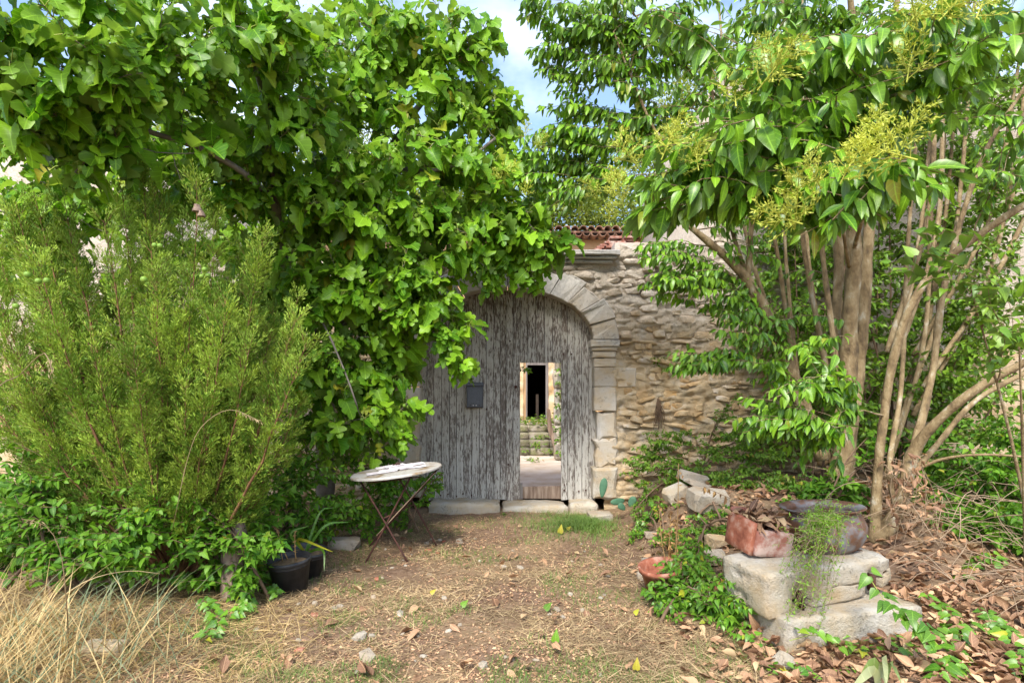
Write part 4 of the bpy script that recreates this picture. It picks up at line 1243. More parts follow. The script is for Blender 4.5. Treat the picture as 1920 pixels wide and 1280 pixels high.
# ================================================================== JUNIPER
def juniper():
    base = P(335, 985, 4.45); base[2] = float(gz(base[0], base[1])) - .03
    t = root('juniper_bush', 'feathery yellow green juniper bush fanning out in upright plumes', 'juniper', base)
    rg = np.random.default_rng(51)
    # pixel targets of the plume tips (fan shape) with depth
    T_ = []
    for k in range(70):
        a = rg.uniform(-1, 1)
        dep = rg.uniform(-.75, .75)
        if a < 0:
            px = 330 + a * 380; top = 370 + 50 * rg.normal() + 200 * max(0, -a - .75)
        else:
            px = 330 + a * 250; top = 370 + 210 * a + 30 * rg.normal()
        f = rg.uniform(.25, 1.0) ** .7
        py = 960 - (960 - top) * f
        T_.append(P(px * f + 330 * (1 - f) + rg.normal(0, 20), py, 4.45 + dep))
    for a, b in ((560, 560), (575, 640), (560, 760), (540, 840), (480, 900), (520, 690), (0, 560), (20, 700), (-20, 420), (-30, 500), (10, 620), (-40, 720), (40, 480), (-60, 600), (60, 800), (90, 860), (390, 870), (420, 910), (250, 880), (460, 480), (400, 410), (310, 390), (230, 370), (120, 370), (30, 380), (-60, 520), (-80, 640)):
        T_.append(P(a, b, 4.4 + rg.normal(0, .25)))
    br, pos, Y, Z, S = MB(), [], [], [], []
    for tip in T_:
        ln = np.linalg.norm(tip - base)
        c = base + (tip - base) * .45 + np.array([(tip - base)[0] * .18, (tip - base)[1] * .18, -.06 * ln])
        s = np.linspace(0, 1, 14)[:, None]
        p = (1 - s) ** 2 * base + 2 * s * (1 - s) * c + s ** 2 * tip + rg.normal(0, .006, (14, 3))
        br.add(*tube(p, np.linspace(.004 + .006 * ln, .0015, 14), 4, False))
        m = int(ln / .025)
        for q in range(m):
            fs = rg.uniform(.30, 1.0)
            b, tg, L = path_at(p, ln * (1 - fs))
            u = side_of(tg, rg.uniform(0, 6.28))
            d1 = nrm(tg * .8 + u * .75 + UP * .28)
            l1 = rg.uniform(.12, .30) * (1.15 - .55 * fs)
            e1 = b + d1 * l1
            br.add(*tube(np.array([b, e1]), [.0015, .0008], 3, False))
            n = int(l1 / .0034)
            w = rg.random((n, 1)) ** .8
            pp = b + (e1 - b) * w
            spread = .055 * (1 - .75 * w)
            off = nrm(rg.normal(size=(n, 3)))
            pp = pp + off * spread * rg.random((n, 1)) + d1 * .012
            pos.append(pp)
            Y.append(d1 * .9 + off * .65 + UP * .25)
            Z.append(rg.normal(size=(n, 3)))
            S.append(rg.uniform(.018, .036, n))
    obj('branches', br.mesh('branches', M['bark_jun'], True), t)
    pos, Y, Z, S = np.concatenate(pos), np.concatenate(Y), np.concatenate(Z), np.concatenate(S)
    X, Y, Z = frames(Y, Z)
    # tone per sprig, not per needle
    r = np.clip(fbm(pos * 6, 2, 4) * 2.2 - .6 + RG.normal(0, .08, len(pos)), 0, .95)
    obj('needles', MB().inst(MICRO, pos, X, Y, Z, np.stack([S * .5, S, S], -1), r).mesh('needles', M['needle'], True), t, kind='stuff')
    cv, cf, _ = rock_template(4, 1.0, .12, 2)
    g_me = MB().add(cv, cf).mesh('cone', M['fruit'], True)
    b_me = MB().add(cv * (1 + .25 * np.sin(cv[:, 2:3] * 9)), cf).mesh('cone', M['stump'], False)
    for (px, py, d, s_, me) in ((370, 392, 3.9, .030, b_me), (378, 402, 3.88, .024, b_me), (384, 505, 3.7, .017, g_me), (390, 516, 3.72, .017, g_me), (378, 518, 3.7, .015, g_me), (270, 524, 3.7, .022, g_me), (52, 515, 3.7, .022, g_me), (72, 527, 3.7, .020, g_me), (88, 526, 3.68, .020, g_me), (30, 574, 3.7, .020, g_me), (290, 460, 3.8, .018, g_me), (300, 461, 3.8, .018, g_me)):
        obj('cone', me, t, P(px, py, d), np.eye(3) * s_)
juniper()

# ================================================================== UNDERGROWTH
bush('ivy_bush', 'dark ivy and bramble mound filling the bank below the juniper', 'ivy', (-4.3, 5.1, 0),
     [(40, 860, 5.2, 120, 36), (160, 880, 5.0, 120, 40), (60, 980, 4.7, 110, 36), (190, 990, 4.7, 100, 34), (290, 930, 5.0, 100, 30), (120, 780, 5.6, 120, 26), (20, 760, 5.8, 90, 18), (290, 1030, 4.55, 70, 22), (120, 1050, 4.5, 80, 20), (10, 1060, 4.4, 60, 14)],
     ROUND_T, 'ivy', .068, 61, 200, span=.32, gap=.032)
bush('ivy_bush', 'thick green ivy mound between the dead stump and the rusty table', 'ivy', (-2.3, 5.9, 0),
     [(430, 930, 5.3, 90, 34), (520, 900, 5.8, 90, 36), (600, 930, 5.9, 80, 34), (540, 980, 5.4, 80, 30), (650, 960, 6.1, 60, 24), (560, 830, 6.4, 90, 30), (640, 860, 6.7, 60, 20), (480, 840, 6.2, 90, 26), (450, 1000, 4.9, 50, 18), (600, 1000, 5.6, 40, 12), (400, 860, 5.8, 80, 20)],
     ROUND_T, 'ivy', .062, 62, 250, span=.30, gap=.030)
bush('ivy_bush', 'shaded ivy growing under and behind the rusty table', 'ivy', (-1.5, 6.9, 0),
     [(690, 930, 6.6, 50, 22), (740, 950, 6.6, 50, 20), (790, 920, 7.0, 36, 14), (700, 870, 7.1, 60, 20), (760, 890, 7.2, 40, 12), (700, 980, 6.2, 36, 10), (820, 900, 7.2, 24, 6), (640, 700, 7.4, 100, 26), (700, 700, 7.5, 60, 14), (560, 700, 7.3, 100, 22)],
     IVY_T, 'ivy', .062, 63, 150, span=.28, gap=.034)
bush('ivy_bush', 'bright mixed ivy and weeds spreading in front of the juniper foot', 'ivy', (-3.2, 4.0, 0),
     [(60, 960, 4.1, 90, 26), (170, 990, 4.0, 90, 30), (280, 1010, 4.0, 80, 28), (110, 1050, 3.8, 70, 16), (230, 1060, 3.8, 60, 14), (10, 1030, 3.9, 60, 14), (180, 900, 4.3, 90, 24), (60, 880, 4.4, 90, 24), (330, 960, 4.0, 50, 14)],
     ROUND_T, 'ivy', .062, 260, 200, span=.30, gap=.034)
bush('ivy_bush', 'ivy and weeds tangled closely round the dead grey stump', 'ivy', (-2.3, 4.4, 0),
     [(390, 1010, 4.12, 36, 16), (490, 1030, 4.12, 34, 14), (400, 950, 4.2, 40, 14), (455, 1090, 4.08, 26, 6), (480, 1000, 4.5, 50, 20), (490, 1060, 4.45, 36, 12), (390, 1080, 4.2, 40, 10, 26), (440, 960, 4.5, 60, 20), (350, 1050, 4.15, 46, 12), (500, 950, 4.8, 60, 22), (470, 1090, 4.3, 26, 7)],
     IVY_T, 'ivy', .066, 261, 200, span=.28, gap=.034)
bush('bramble_bush', 'low yellow green bramble mound against the rubble wall beside the arch', 'bramble', (2.3, 7.2, 0),
     [(1220, 850, 7.4, 60, 36, 44), (1300, 850, 7.3, 70, 42, 50), (1380, 850, 7.2, 70, 42, 60), (1450, 860, 7.0, 70, 40, 60), (1250, 900, 7.0, 60, 36, 40), (1400, 920, 6.6, 70, 42, 50), (1490, 930, 6.4, 60, 30, 50), (1330, 900, 6.8, 60, 30, 44), (1190, 880, 7.5, 34, 14), (1390, 780, 7.5, 50, 14), (1200, 960, 6.7, 34, 10, 24)],
     IVY_T, 'bramble', .046, 64, 250, span=.24, gap=.026, stems=10)
bush('bramble_bush', 'fresh green leafy weeds around the tumbled stones of the bank', 'weeds', (1.75, 5.6, 0),
     [(1240, 960, 6.3, 40, 14, 24), (1330, 980, 5.8, 46, 16, 26), (1370, 1010, 5.3, 40, 14, 24), (1250, 1010, 5.6, 36, 12, 20), (1310, 1000, 5.4, 40, 14, 26), (1180, 1010, 6.1, 30, 6, 14), (1210, 990, 6.2, 40, 8, 16), (1280, 1020, 5.2, 40, 14, 24), (1320, 1050, 4.8, 36, 12, 26)],
     IVY_T, 'vine', .045, 65, 200, span=.18, gap=.026, stems=8)
bush('ivy_clump', 'dark ivy climbing the foot of the privet stems behind the zinc pot', 'ivy', (3.3, 5.9, 0),
     [(1540, 920, 6.0, 60, 26, 50), (1610, 930, 5.8, 36, 14, 50), (1500, 960, 5.9, 40, 14), (1640, 850, 5.75, 20, 6, 60)],
     IVY_T, 'ivy', .075, 66, 120, span=.26, gap=.034)
bush('periwinkle', 'bright green periwinkle spilling over the terracotta pot and pale block', 'periwinkle', (1.2, 4.0, 0),
     [(1260, 1090, 4.15, 50, 30, 40), (1310, 1120, 3.9, 60, 41, 50), (1370, 1150, 3.7, 50, 26, 36), (1250, 1140, 3.95, 40, 22, 36), (1290, 1060, 4.3, 50, 26, 26), (1390, 1120, 3.65, 30, 15, 40), (1220, 1110, 4.1, 20, 7)],
     HEART_T, 'vine', .052, 67, 250, span=.2, gap=.034, stems=6, droop=.5)
bush('brush_thicket', 'dark leafy thicket in deep shade beyond the dry twigs', 'thicket', (5.0, 5.9, 0),
     [(1800, 930, 5.9, 100, 60), (1890, 950, 5.6, 90, 60), (1740, 930, 6.2, 60, 34), (1910, 880, 5.8, 80, 44), (1830, 985, 5.4, 60, 34, 30), (1930, 1000, 5.0, 60, 34), (1760, 860, 6.3, 70, 30), (1850, 850, 6.1, 80, 40), (1780, 980, 5.5, 40, 16, 20)],
     ROUND_T, 'ivy', .066, 68, 100, span=.34, gap=.036, stems=14)

def weeds_at(name, label, cat, spots, T, mat, size, seed, n_ind=0, spread=.12):
    """A small plant: a rosette of leaves at each spot (x, y, z, height)."""
    rg = np.random.default_rng(seed)
    t = root(name, label, cat, spots[0][:3])
    pos, Y, Z, S = [], [], [], []
    st = MB()
    for x, y, z, h in spots:
        for k in range(int(24 + 60 * h)):
            a, r = rg.uniform(0, 6.28), rg.random() ** .6 * spread
            e = np.array([x + r * math.cos(a), y + r * math.sin(a), z + h * rg.uniform(.2, 1) * (1 - .4 * r / spread)])
            if k % 3 == 0: st.add(*tube(np.array([[x, y, z], [(x + e[0]) / 2, (y + e[1]) / 2, z + h * .5], e]), [.003, .002, .001], 3, False))
            pos.append(e); Y.append([math.cos(a), math.sin(a), rg.normal(0, .5)]); Z.append(UP + rg.normal(0, .4, 3)); S.append(size * rg.uniform(.6, 1.2))
    obj('stems', st.mesh('stems', M['petiole'], True), t)
    leaves(t, T, mat, pos, Y, Z, S, n_ind)
    return t
weeds_at('weed', 'leafy green weeds at the head of the courtyard steps under the doorway', 'weed', [(.35, 14.9, .56, .28), (.6, 14.8, .56, .30), (.8, 14.6, .55, .35), (.95, 14.4, .55, .42), (.2, 15, .56, .18)], HEART_T, 'bramble', .09, 71, 60, .3)
weeds_at('weed', 'green weeds growing in the joints of the courtyard steps', 'weed', [(.68, 13.9, .28, .14), (.6, 13.4, .11, .20), (.25, 13.3, .05, .10), (.9, 13.2, .0, .16), (.45, 12.2, -.03, .10)], HEART_T, 'bramble', .07, 72, 40, .2)
iv = weeds_at('wall_ivy', 'ivy climbing the whitish stone pier in the courtyard', 'ivy', [(1.05, 12.3, .05 + .25 * k, .25) for k in range(9)], IVY_T, 'ivy', .07, 73, 80, .13)
weeds_at('hanging_ivy', 'dark ivy sprig hanging over the top corner of the wicket', 'ivy', [(pxx(984), GY + .38, CH - (700 - HY) / SP, .14)], IVY_T, 'ivy', .06, 74, 30, .09)
weeds_at('weed', 'small green sprout growing from the crack between threshold slabs', 'weed', [(gx(944), GY - .36, gzz(966), .16)], HEART_T, 'vine', .05, 75, 20, .05)
weeds_at('weed', 'broad leaved weed before the threshold slab of the wicket', 'weed', [(gx(1050), GY - .42, gzz(972), .13), (gx(1035), GY - .40, gzz(970), .08)], HEART_T, 'bramble', .075, 76, 20, .12)
weeds_at('wall_tuft', 'dry greenish tuft of wall plants rooted in the rubble wall', 'wall plant', [(gx(1250), GY - .06, gzz(700), .16), (gx(1275), GY - .06, gzz(690), .18), (gx(1235), GY - .05, gzz(680), .10)], PRIV_T, 'bramble', .06, 77, 40, .13)

# dead brown plant hanging down the wall
dp = MB()
rg = np.random.default_rng(4)
for k in range(40):
    a = np.array([gx(1232) + rg.normal(0, .015), GY - .06, gzz(750) + rg.normal(0, .02)])
    b = np.array([gx(1232) + rg.normal(0, .045), GY - .05 - rg.random() * .05, gzz(752) - rg.uniform(.12, .40)])
    dp.add(*tube(np.array([a, (a + b) / 2 + [rg.normal(0, .02), -.03, 0], b]), [.005, .004, .002], 3, False))
tag(obj('dead_wall_plant', dp.mesh('dead_wall_plant', M['bark_dark'], True)), 'withered dark brown plant hanging down the rubble wall', 'dead plant')

# prickly pear at the foot of the arch
pp = root('prickly_pear', 'small bluish prickly pear with four flat pads at the foot of the arch', 'cactus', (gx(1150), GY - .55, -.16))
pd_ = 7.3
for (a, b, w, h, rr, ry) in ((1131, 914, 14, 34, 8, 0), (1158, 940, 30, 12, -4, .3), (1166, 950, 12, 16, -48, .2), (1185, 940, 14, 20, 28, -.3)):
    V, Fc, U = rock_template(int(a), 1.0, .04, 3)
    V = V * np.array([w / F * pd_ * .5, .014, h / F * pd_ * .55])
    V[:, 0] *= 1 - .25 * np.clip(-V[:, 2] / (h / F * pd_ * .55), -1, 1) * (1 if h > w else 0)
    R = rand_rot(0, math.radians(rr), ry)
    obj('pad', MB().add(V @ R.T + P(a, b, pd_ - (.05 if a > 1160 else 0)), Fc).mesh('pad', M['cactus'], True), pp)

# ================================================================== RUSTY TABLE
tc = P(743, 881, 5.72)
tb = root('garden_table', 'round rusty folding garden table with flaking whitish top and crossed legs', 'table', (tc[0], tc[1], float(gz(tc[0], tc[1]))))
R_t = rand_rot(math.radians(-1.0), math.radians(-6.5), .2)
def disc(r, z0, z1, n=48, rim=.012):
    th = np.arange(n) / n * 2 * math.pi
    rg = np.random.default_rng(3)
    rr = r * (1 + .006 * np.sin(th * 5 + 1)) + rg.normal(0, .0015, n)
    V, Fc = [], []
    for q, (a, z) in enumerate(((.0, z1), (.9, z1), (1 - rim, z1), (1, z1 - .006), (1, z0), (.95, z0), (.95, z1 - .01), (0, z1 - .01))):
        V.append(np.stack([rr * a * np.cos(th), rr * a * np.sin(th), np.full(n, z) + (.003 * np.sin(th * 3) if 0 < a < 1 else 0)], -1))
    V = np.concatenate(V)
    for k in range(7):
        for j in range(n):
            Fc.append((k * n + j, k * n + (j + 1) % n, (k + 1) * n + (j + 1) % n, (k + 1) * n + j)[::-1])
    return V, Fc
V, Fc = disc(.452, -.02, 0)
obj('tabletop', MB().add(V @ R_t.T + tc, Fc).mesh('tabletop', M['tabletop'], False), tb)
def leg(a, b, r=.0095):
    b = np.array(b); b[2] = float(gz(b[0], b[1])) - .015
    a = np.array(a)
    m = a + (b - a) * .5 + np.array([.006, 0, .0])
    V, q = tube(smooth_path([a, m, b], .08), r, 6)
    obj('leg', MB().add(V, q).mesh('leg', M['rust'], True), tb)
leg(P(674, 899, 5.5), P(766, 1042, 5.32))
leg(P(770, 893, 5.5), P(684, 1030, 5.40))
leg(P(823, 876, 5.9), P(690, 1008, 6.0))
leg(P(746, 893, 5.95), P(820, 1010, 6.02))
obj('stretcher', MB().add(*tube(np.array([P(720, 971, 5.43), P(776, 945, 5.93)]), .008, 5)).mesh('stretcher', M['rust'], True), tb)
obj('stretcher', MB().add(*tube(np.array([P(690, 905, 5.5), P(790, 893, 5.9)]), .007, 5)).mesh('stretcher', M['rust'], True), tb)
st = obj('pale_stick', MB().add(*tube(smooth_path([P(815, 886, 5.62), P(760, 945, 5.5), P(706, 1004, 5.42)], .1), .005, 5)).mesh('pale_stick', M['bark_dry'], True))
tag(st, 'thin pale dry stick leaning diagonally across the table legs', 'stick')
# bleached boards lying on the table
rg = np.random.default_rng(17)
bd = [(-.14, -.06, .30, .13, .12), (.0, -.02, .34, .12, .05), (.10, .06, .36, .12, .16), (-.06, .10, .30, .11, .22), (.17, -.02, .26, .10, -.05), (.02, .17, .30, .10, .08), (-.02, .05, .2, .07, .5)]
board_l = ['broad bleached board at the near edge of the table pile', 'bleached board lying across the middle of the table', 'long bleached board reaching towards the gate side of the table',
           'pale split board under the rusty padlock', 'short whitish board near the table rim by the gate', 'bleached board furthest back on the tabletop', 'small pale splinter board laid askew on top of the pile']
for k, (x, y, l, w, a) in enumerate(bd):
    z = .006 + .009 * (k % 4) + (.012 if k == 6 else 0)
    o_ = []
    n = 5
    xs_ = np.linspace(-l / 2, l / 2, n)
    up_ = [(u, w / 2 + rg.normal(0, .008)) for u in xs_]
    dn_ = [(u, -w / 2 + rg.normal(0, .008)) for u in xs_[::-1]]
    V, Fc = bev_prism(up_ + dn_, 0, .008, .0015, .003, k)
    V = np.stack([V[:, 0], V[:, 2], .008 - V[:, 1]], -1) @ rotz(a).T + np.array([x, y, z])
    Fc = [f[::-1] for f in Fc]
    o = obj('bleached_board', MB().add(V @ R_t.T + tc, Fc).mesh('bleached_board', M['paper']))
    tag(o, board_l[k], 'board', 'bleached boards on the table')
lk = root('padlock', 'small rusty padlock lying on the bleached boards of the table', 'padlock', tc + R_t @ np.array([.0, .06, .04]))
V, Fc = rough_block(.05, .034, .02, 3, 2, .006, .001)
obj('lock_body', MB().add(V @ R_t.T + tc + R_t @ np.array([.02, .06, .052]), Fc).mesh('lock_body', M['rust'], True), lk)
th = np.linspace(-1.5, 1.5, 9)
sh = np.stack([-.022 - .026 * np.cos(th) * .9, .06 + .014 * np.sin(th), np.full(9, .05)], -1) + [.016, 0, 0]
obj('shackle', MB().add(*tube(sh @ R_t.T + tc, .003, 5)).mesh('shackle', M['rust'], True), lk)

# ================================================================== BLACK POTS AND STUMP
def lathe(prof, n=28, wob=0.0, seed=0):
    th = np.arange(n) / n * 2 * math.pi
    prof = np.asarray(prof, float)
    w = 1 + wob * np.sin(th * 3 + seed) + wob * .6 * np.sin(th * 5 + seed * 2)
    V = np.stack([prof[:, None, 0] * np.cos(th)[None] * w, prof[:, None, 0] * np.sin(th)[None] * w, np.repeat(prof[:, 1:2], n, 1)], -1).reshape(-1, 3)
    i = np.arange(len(prof) - 1)[:, None] * n
    j = np.arange(n)[None]
    q = np.stack([i + j, i + (j + 1) % n, i + n + (j + 1) % n, i + n + j], -1).reshape(-1, 4)
    return V, q
def black_pot(px, py, d, r, h, label, tilt, seed):
    c = P(px, py, d); c[2] = float(gz(c[0], c[1])) - .01
    t = root('plant_pot', label, 'plant pot', c, 'black plastic plant pots')
    R = rand_rot(*tilt)
    V, q = lathe([(0, 0), (r * .76, 0), (r * .98, h * .88), (r * 1.05, h * .88), (r * 1.06, h), (r * 1.0, h), (r * .97, h * .8)], 28, .012, seed)
    obj('pot_body', MB().add(V @ R.T + c, q).mesh('pot_body', M['black_pot'], True), t)
    V, q = lathe([(r * .965, h * .80), (r * .6, h * .84), (0, h * .85)], 20, .0)
    obj('potting_soil', MB().add(V @ R.T + c, q[:, ::-1]).mesh('potting_soil', M['soil'], True), t)
    return c
c1 = black_pot(546, 1092, 4.62, .165, .27, 'black plastic plant pot with dead stems, nearest the stump', (.06, -.05, 0), 1)
c2 = black_pot(572, 1062, 4.95, .165, .24, 'black plastic plant pot half hidden behind the one with dead stems', (.05, .1, 0), 2)
ds = MB()
rg = np.random.default_rng(3)
for (px, top) in ((522, 965), (508, 962), (553, 995)):
    a = c1 + np.array([(px - 540) / F * 4.6 * .6, rg.normal(0, .03), .22])
    b = P(px, top, 4.65)
    p = smooth_path([a, (a + b) / 2 + [rg.normal(0, .015), 0, 0], b], .04)
    ds.add(*tube(p, np.linspace(.005, .003, len(p)), 4))
    for k in range(34):
        q0 = p[rg.integers(len(p) // 3, len(p))]
        X, Y, Z = frames(rg.normal(size=(1, 3)), rg.normal(size=(1, 3)))
        ds.inst(MICRO, q0[None], X, Y, Z, np.array([[.014, .02, .014]]))
tag(obj('dead_flowers', ds.mesh('dead_flowers', M['dead'], True)), 'dead brown flower stems standing in the black plastic pot', 'dead plant')
def strap_plant(name, label, cat, base, targets, mat, w):
    t = root(name, label, cat, base)
    for k, (m_, e_) in enumerate(targets):
        p = smooth_path([base, m_, e_], .04)
        n = len(p)
        t_ = nrm(np.gradient(p, axis=0))
        s_ = nrm(np.cross(t_, np.array([.1, -.9, .3])))
        ww = w * np.sin(np.linspace(.6, math.pi - .02, n)) ** .7
        V = np.concatenate([p - s_ * ww[:, None], p + np.array([0, .004, -.3]) * ww[:, None] * .6, p + s_ * ww[:, None]])
        q = [(i, i + 1, n + i + 1, n + i) for i in range(n - 1)] + [(n + i, n + i + 1, 2 * n + i + 1, 2 * n + i) for i in range(n - 1)]
        obj('leaf', MB().add(V, np.array(q), .1 * k, np.stack([np.zeros(3 * n) + .3, np.tile(np.linspace(0, 1, n), 3)], -1)).mesh('leaf', M[mat], True), t)
    return t
strap_plant('strap_leaved_plant', 'arching yellow green strap leaves rising from the black plastic pots', 'strap plant', c2 + [0, 0, .2],
            [(P(560, 1010, 4.8), P(624, 1034, 4.6)), (P(545, 1000, 4.9), P(580, 985, 5.0)), (P(600, 960, 5.1), P(626, 952, 5.2)), (P(610, 985, 5.0), P(655, 978, 5.1)), (P(605, 1030, 4.8), P(608, 1070, 4.7))], 'vine', .011)
sb = P(440, 1118, 4.25); sb[2] = float(gz(sb[0], sb[1])) - .05
mb = MB()
sp = smooth_path([sb, P(437, 1060, 4.27), P(442, 1010, 4.28), P(450, 978, 4.3)], .03)
V, q = tube(sp, np.interp(np.linspace(0, 1, len(sp)), [0, .5, .85, 1], [.10, .085, .075, .035]), 18)
V = V + nrm(V - sp.mean(0)) * ((fbm(V * np.array([22, 22, 3.0]), 4, 6) - .5) * .035)[:, None]
tag(obj('tree_stump', mb.add(V, q).mesh('tree_stump', M['stump'], True)), 'grey weathered dead stump with split grain standing in ivy', 'stump')

# flat grey stone under the table edge
def stone_thing(name, label, cat, px, py, d, size, seed, mat='grey_stone', rot=(0, 0, 0), lift=0.0, group=None, on_ground=True, round_=.02):
    rg_ = np.random.default_rng(seed)
    bm = bmesh.new()
    pts = rg_.uniform(-1, 1, (46, 3))
    pts = np.sign(pts) * np.abs(pts) ** .45 * np.array(size) / 2
    for q_ in pts: bm.verts.new(q_)
    g = bmesh.ops.convex_hull(bm, input=bm.verts)
    bmesh.ops.delete(bm, geom=[v for v in bm.verts if not v.link_faces], context='VERTS')
    bmesh.ops.subdivide_edges(bm, edges=bm.edges[:], cuts=1, use_grid_fill=True)
    bmesh.ops.triangulate(bm, faces=bm.faces[:])
    bm.verts.index_update()
    V = np.array([v.co[:] for v in bm.verts])
    Fc = np.array([[v.index for v in f.verts] for f in bm.faces])
    bm.free()
    V = V * (1 + .10 * (fbm(V / max(size) * 7 + seed, 3, seed % 50) - .5) * 2)[:, None]
    R = rand_rot(*rot)
    c = P(px, py, d)
    if on_ground: c[2] = float(gz(c[0], c[1])) + size[2] * .3 + lift
    o = obj(name, MB().add(V @ R.T, Fc).mesh(name, M[mat], False), None, c)
    tag(o, label, cat, group)
    return o
stone_thing('fallen_stone', 'flat dark stone half sunk in ivy beside the table legs', 'stone', 645, 990, 5.9, (.34, .22, .13), 201, rot=(0, .05, .2))

# ================================================================== STACKED STONES, POTS (near the privet foot)
ang = math.radians(13)
def on_block(u, v, z):
    """Coordinates along and across the big block, z above its foot."""
    o = np.array([1.56, 3.36, .0]); o[2] = float(gz(1.9, 3.5)) - .02
    return o + u * np.array([math.cos(ang), math.sin(ang), 0]) + v * np.array([-math.sin(ang), math.cos(ang), 0]) + np.array([0, 0, z])
V, Fc = rough_block(.98, .52, .235, 301, 11, .008, .005, 5, 1.6)
o = obj('stone_block', MB().add(V @ rotz(ang).T, Fc).mesh('stone_block', M['pale_stone'], True), None, on_block(.55, .24, .10))
tag(o, 'large squared pale stone block lying on the ground beneath the notched trough', 'stone block')
# hollowed, broken trough stone lying on it
def trough():
    V, Fc = rough_block(1.02, .40, .27, 305, 13, .018, .020, 5, 1.2)
    # notches worn into the front near both ends
    for u0, w_ in ((-.235, .05), (.365, .045)):
        m = np.exp(-((V[:, 0] - u0) / w_) ** 2) * (V[:, 1] < -.02) * np.clip((.09 - V[:, 2]) / .12, 0, 1)
        V[:, 1] += m * .14
        V[:, 2] += m * .05 * (V[:, 2] < -.08)
    V[:, 2] += .05 * sstep(.3, .55, V[:, 0]) * (V[:, 2] < 0) - .03 * sstep(-.2, .1, V[:, 0]) * (V[:, 2] > 0)
    V[:, 0] += .05 * (V[:, 2] - .0) * -1.2 * (V[:, 0] < -.3)
    return V, Fc
V, Fc = trough()
Rt = rand_rot(math.radians(3), math.radians(-3.0), math.radians(19))
tcn = P(1512, 1096, 3.78); tcn[2] = on_block(0, 0, .225)[2] + .135
tr_ = root('stone_trough', 'broken cream stone trough with iron cramps resting on the big block', 'stone trough', tcn)
obj('hewn_stone', MB().add(V @ Rt.T + tcn, Fc).mesh('hewn_stone', M['pale_stone'], True), tr_)
for u0, z0, z1 in ((-.235, -.13, -.01), (.365, -.11, .0)):
    q, f = rough_block(.016, .06, z1 - z0, 9, 1, .004, .002)
    obj('iron_cramp', MB().add((q + np.array([u0, -.175, (z0 + z1) / 2])) @ Rt.T + tcn, f).mesh('iron_cramp', M['rust'], True), tr_)
    q, f = rough_block(.06, .05, .014, 10, 1, .004, .002)
    obj('iron_cramp', MB().add((q + np.array([u0 + .03, -.17, z0 - .004])) @ Rt.T + tcn, f).mesh('iron_cramp', M['rust'], True), tr_)
# hollow brick box filled with dry leaves
bxc = P(1421, 1022, 3.86); bxc[2] = tcn[2] + .135 + .115
Rb = rand_rot(math.radians(4), math.radians(7), math.radians(12))
bt = root('brick_planter', 'broken red brick planter heaped with dry brown leaves on the trough', 'planter', bxc - [0, 0, .12])
def wallb(name, cx_, cy_, cz_, sx, sy, sz, seed, mat):
    q, f = rough_block(sx, sy, sz, seed, 4, .012, .008, 9)
    obj(name, MB().add((q + np.array([cx_, cy_, cz_])) @ Rb.T + bxc, f).mesh(name, M[mat], True), bt)
wallb('front_brick', .015, -.14, -.03, .27, .05, .17, 1, 'brick')
wallb('side_brick', -.13, .0, -.01, .04, .29, .22, 2, 'terracotta')
wallb('side_brick', .14, .02, -.01, .04, .25, .2, 3, 'brick')
wallb('back_brick', 0, .14, .01, .26, .04, .24, 4, 'brick')
wallb('bottom_brick', 0, 0, -.10, .24, .24, .03, 5, 'brick')
rg = np.random.default_rng(6)
n = 150
u = rg.uniform(-.13, .13, (n, 2))
pos = np.stack([u[:, 0], u[:, 1], .03 + .14 * (1 - (u[:, 0] / .16) ** 2) * (1 - (u[:, 1] / .18) ** 2) * rg.random(n) ** .4 + .02 * rg.random(n)], -1) @ Rb.T + bxc
LIT_T = [leaf_from_outline(np.array(OVAL) * [1.3, 1], .5, .6, .2), leaf_from_outline(np.array(OVAL) * [1.3, 1], -.35, .9, -.3), leaf_from_outline(np.array(OVAL) * [1.1, 1], .2, .2, .5)]
dl_ = root('dry_leaf_heap', 'heap of curled dry brown leaves filling the broken brick planter', 'dry leaves', bxc)
leaves(dl_, LIT_T, 'litter', pos, rg.normal(size=(n, 3)) * [1, 1, .25], UP + rg.normal(0, .5, (n, 3)), rg.uniform(.06, .10, n), 60)
# rusting zinc pot
pc = P(1545, 1040, 3.98); pc[2] = tcn[2] + .11
pt = root('zinc_pot', 'wide rusting zinc pot with flared rim standing on the stone trough', 'pot', pc)
Rp = rand_rot(math.radians(-2), math.radians(-3), 0)
prof = [(a * .94, b * .94) for a, b in [(0, .0), (.20, .0), (.255, .05), (.285, .12), (.29, .17), (.27, .225), (.245, .265), (.25, .285), (.285, .30), (.292, .306), (.285, .312), (.24, .292), (.235, .26), (.26, .2), (.27, .14), (.2, .06), (0, .05)]]
V, q = lathe(prof, 40, .008, 3)
obj('pot_body', MB().add(V @ Rp.T + pc, q).mesh('pot_body', M['galv'], True), pt)
V, q = lathe([(.244, .19), (.15, .2), (0, .2)], 24, 0)
obj('potting_soil', MB().add(V @ Rp.T + pc, q[:, ::-1]).mesh('potting_soil', M['soil'], True), pt)
for k, a in enumerate((-.5, 3.6)):
    V, Fc = rough_block(.06, .05, .07, 33 + k, 2, .01, .004)
    obj('foot', MB().add(V + pc + np.array([.2 * math.cos(a), .2 * math.sin(a), -.02]), Fc).mesh('foot', M['galv'], True), pt)
stone_thing('wedge_stone', 'small grey wedge stone tucked under the rim side of the zinc pot', 'stone', 1604, 1047, 3.85, (.10, .10, .10), 77, 'grey_stone', on_ground=False)
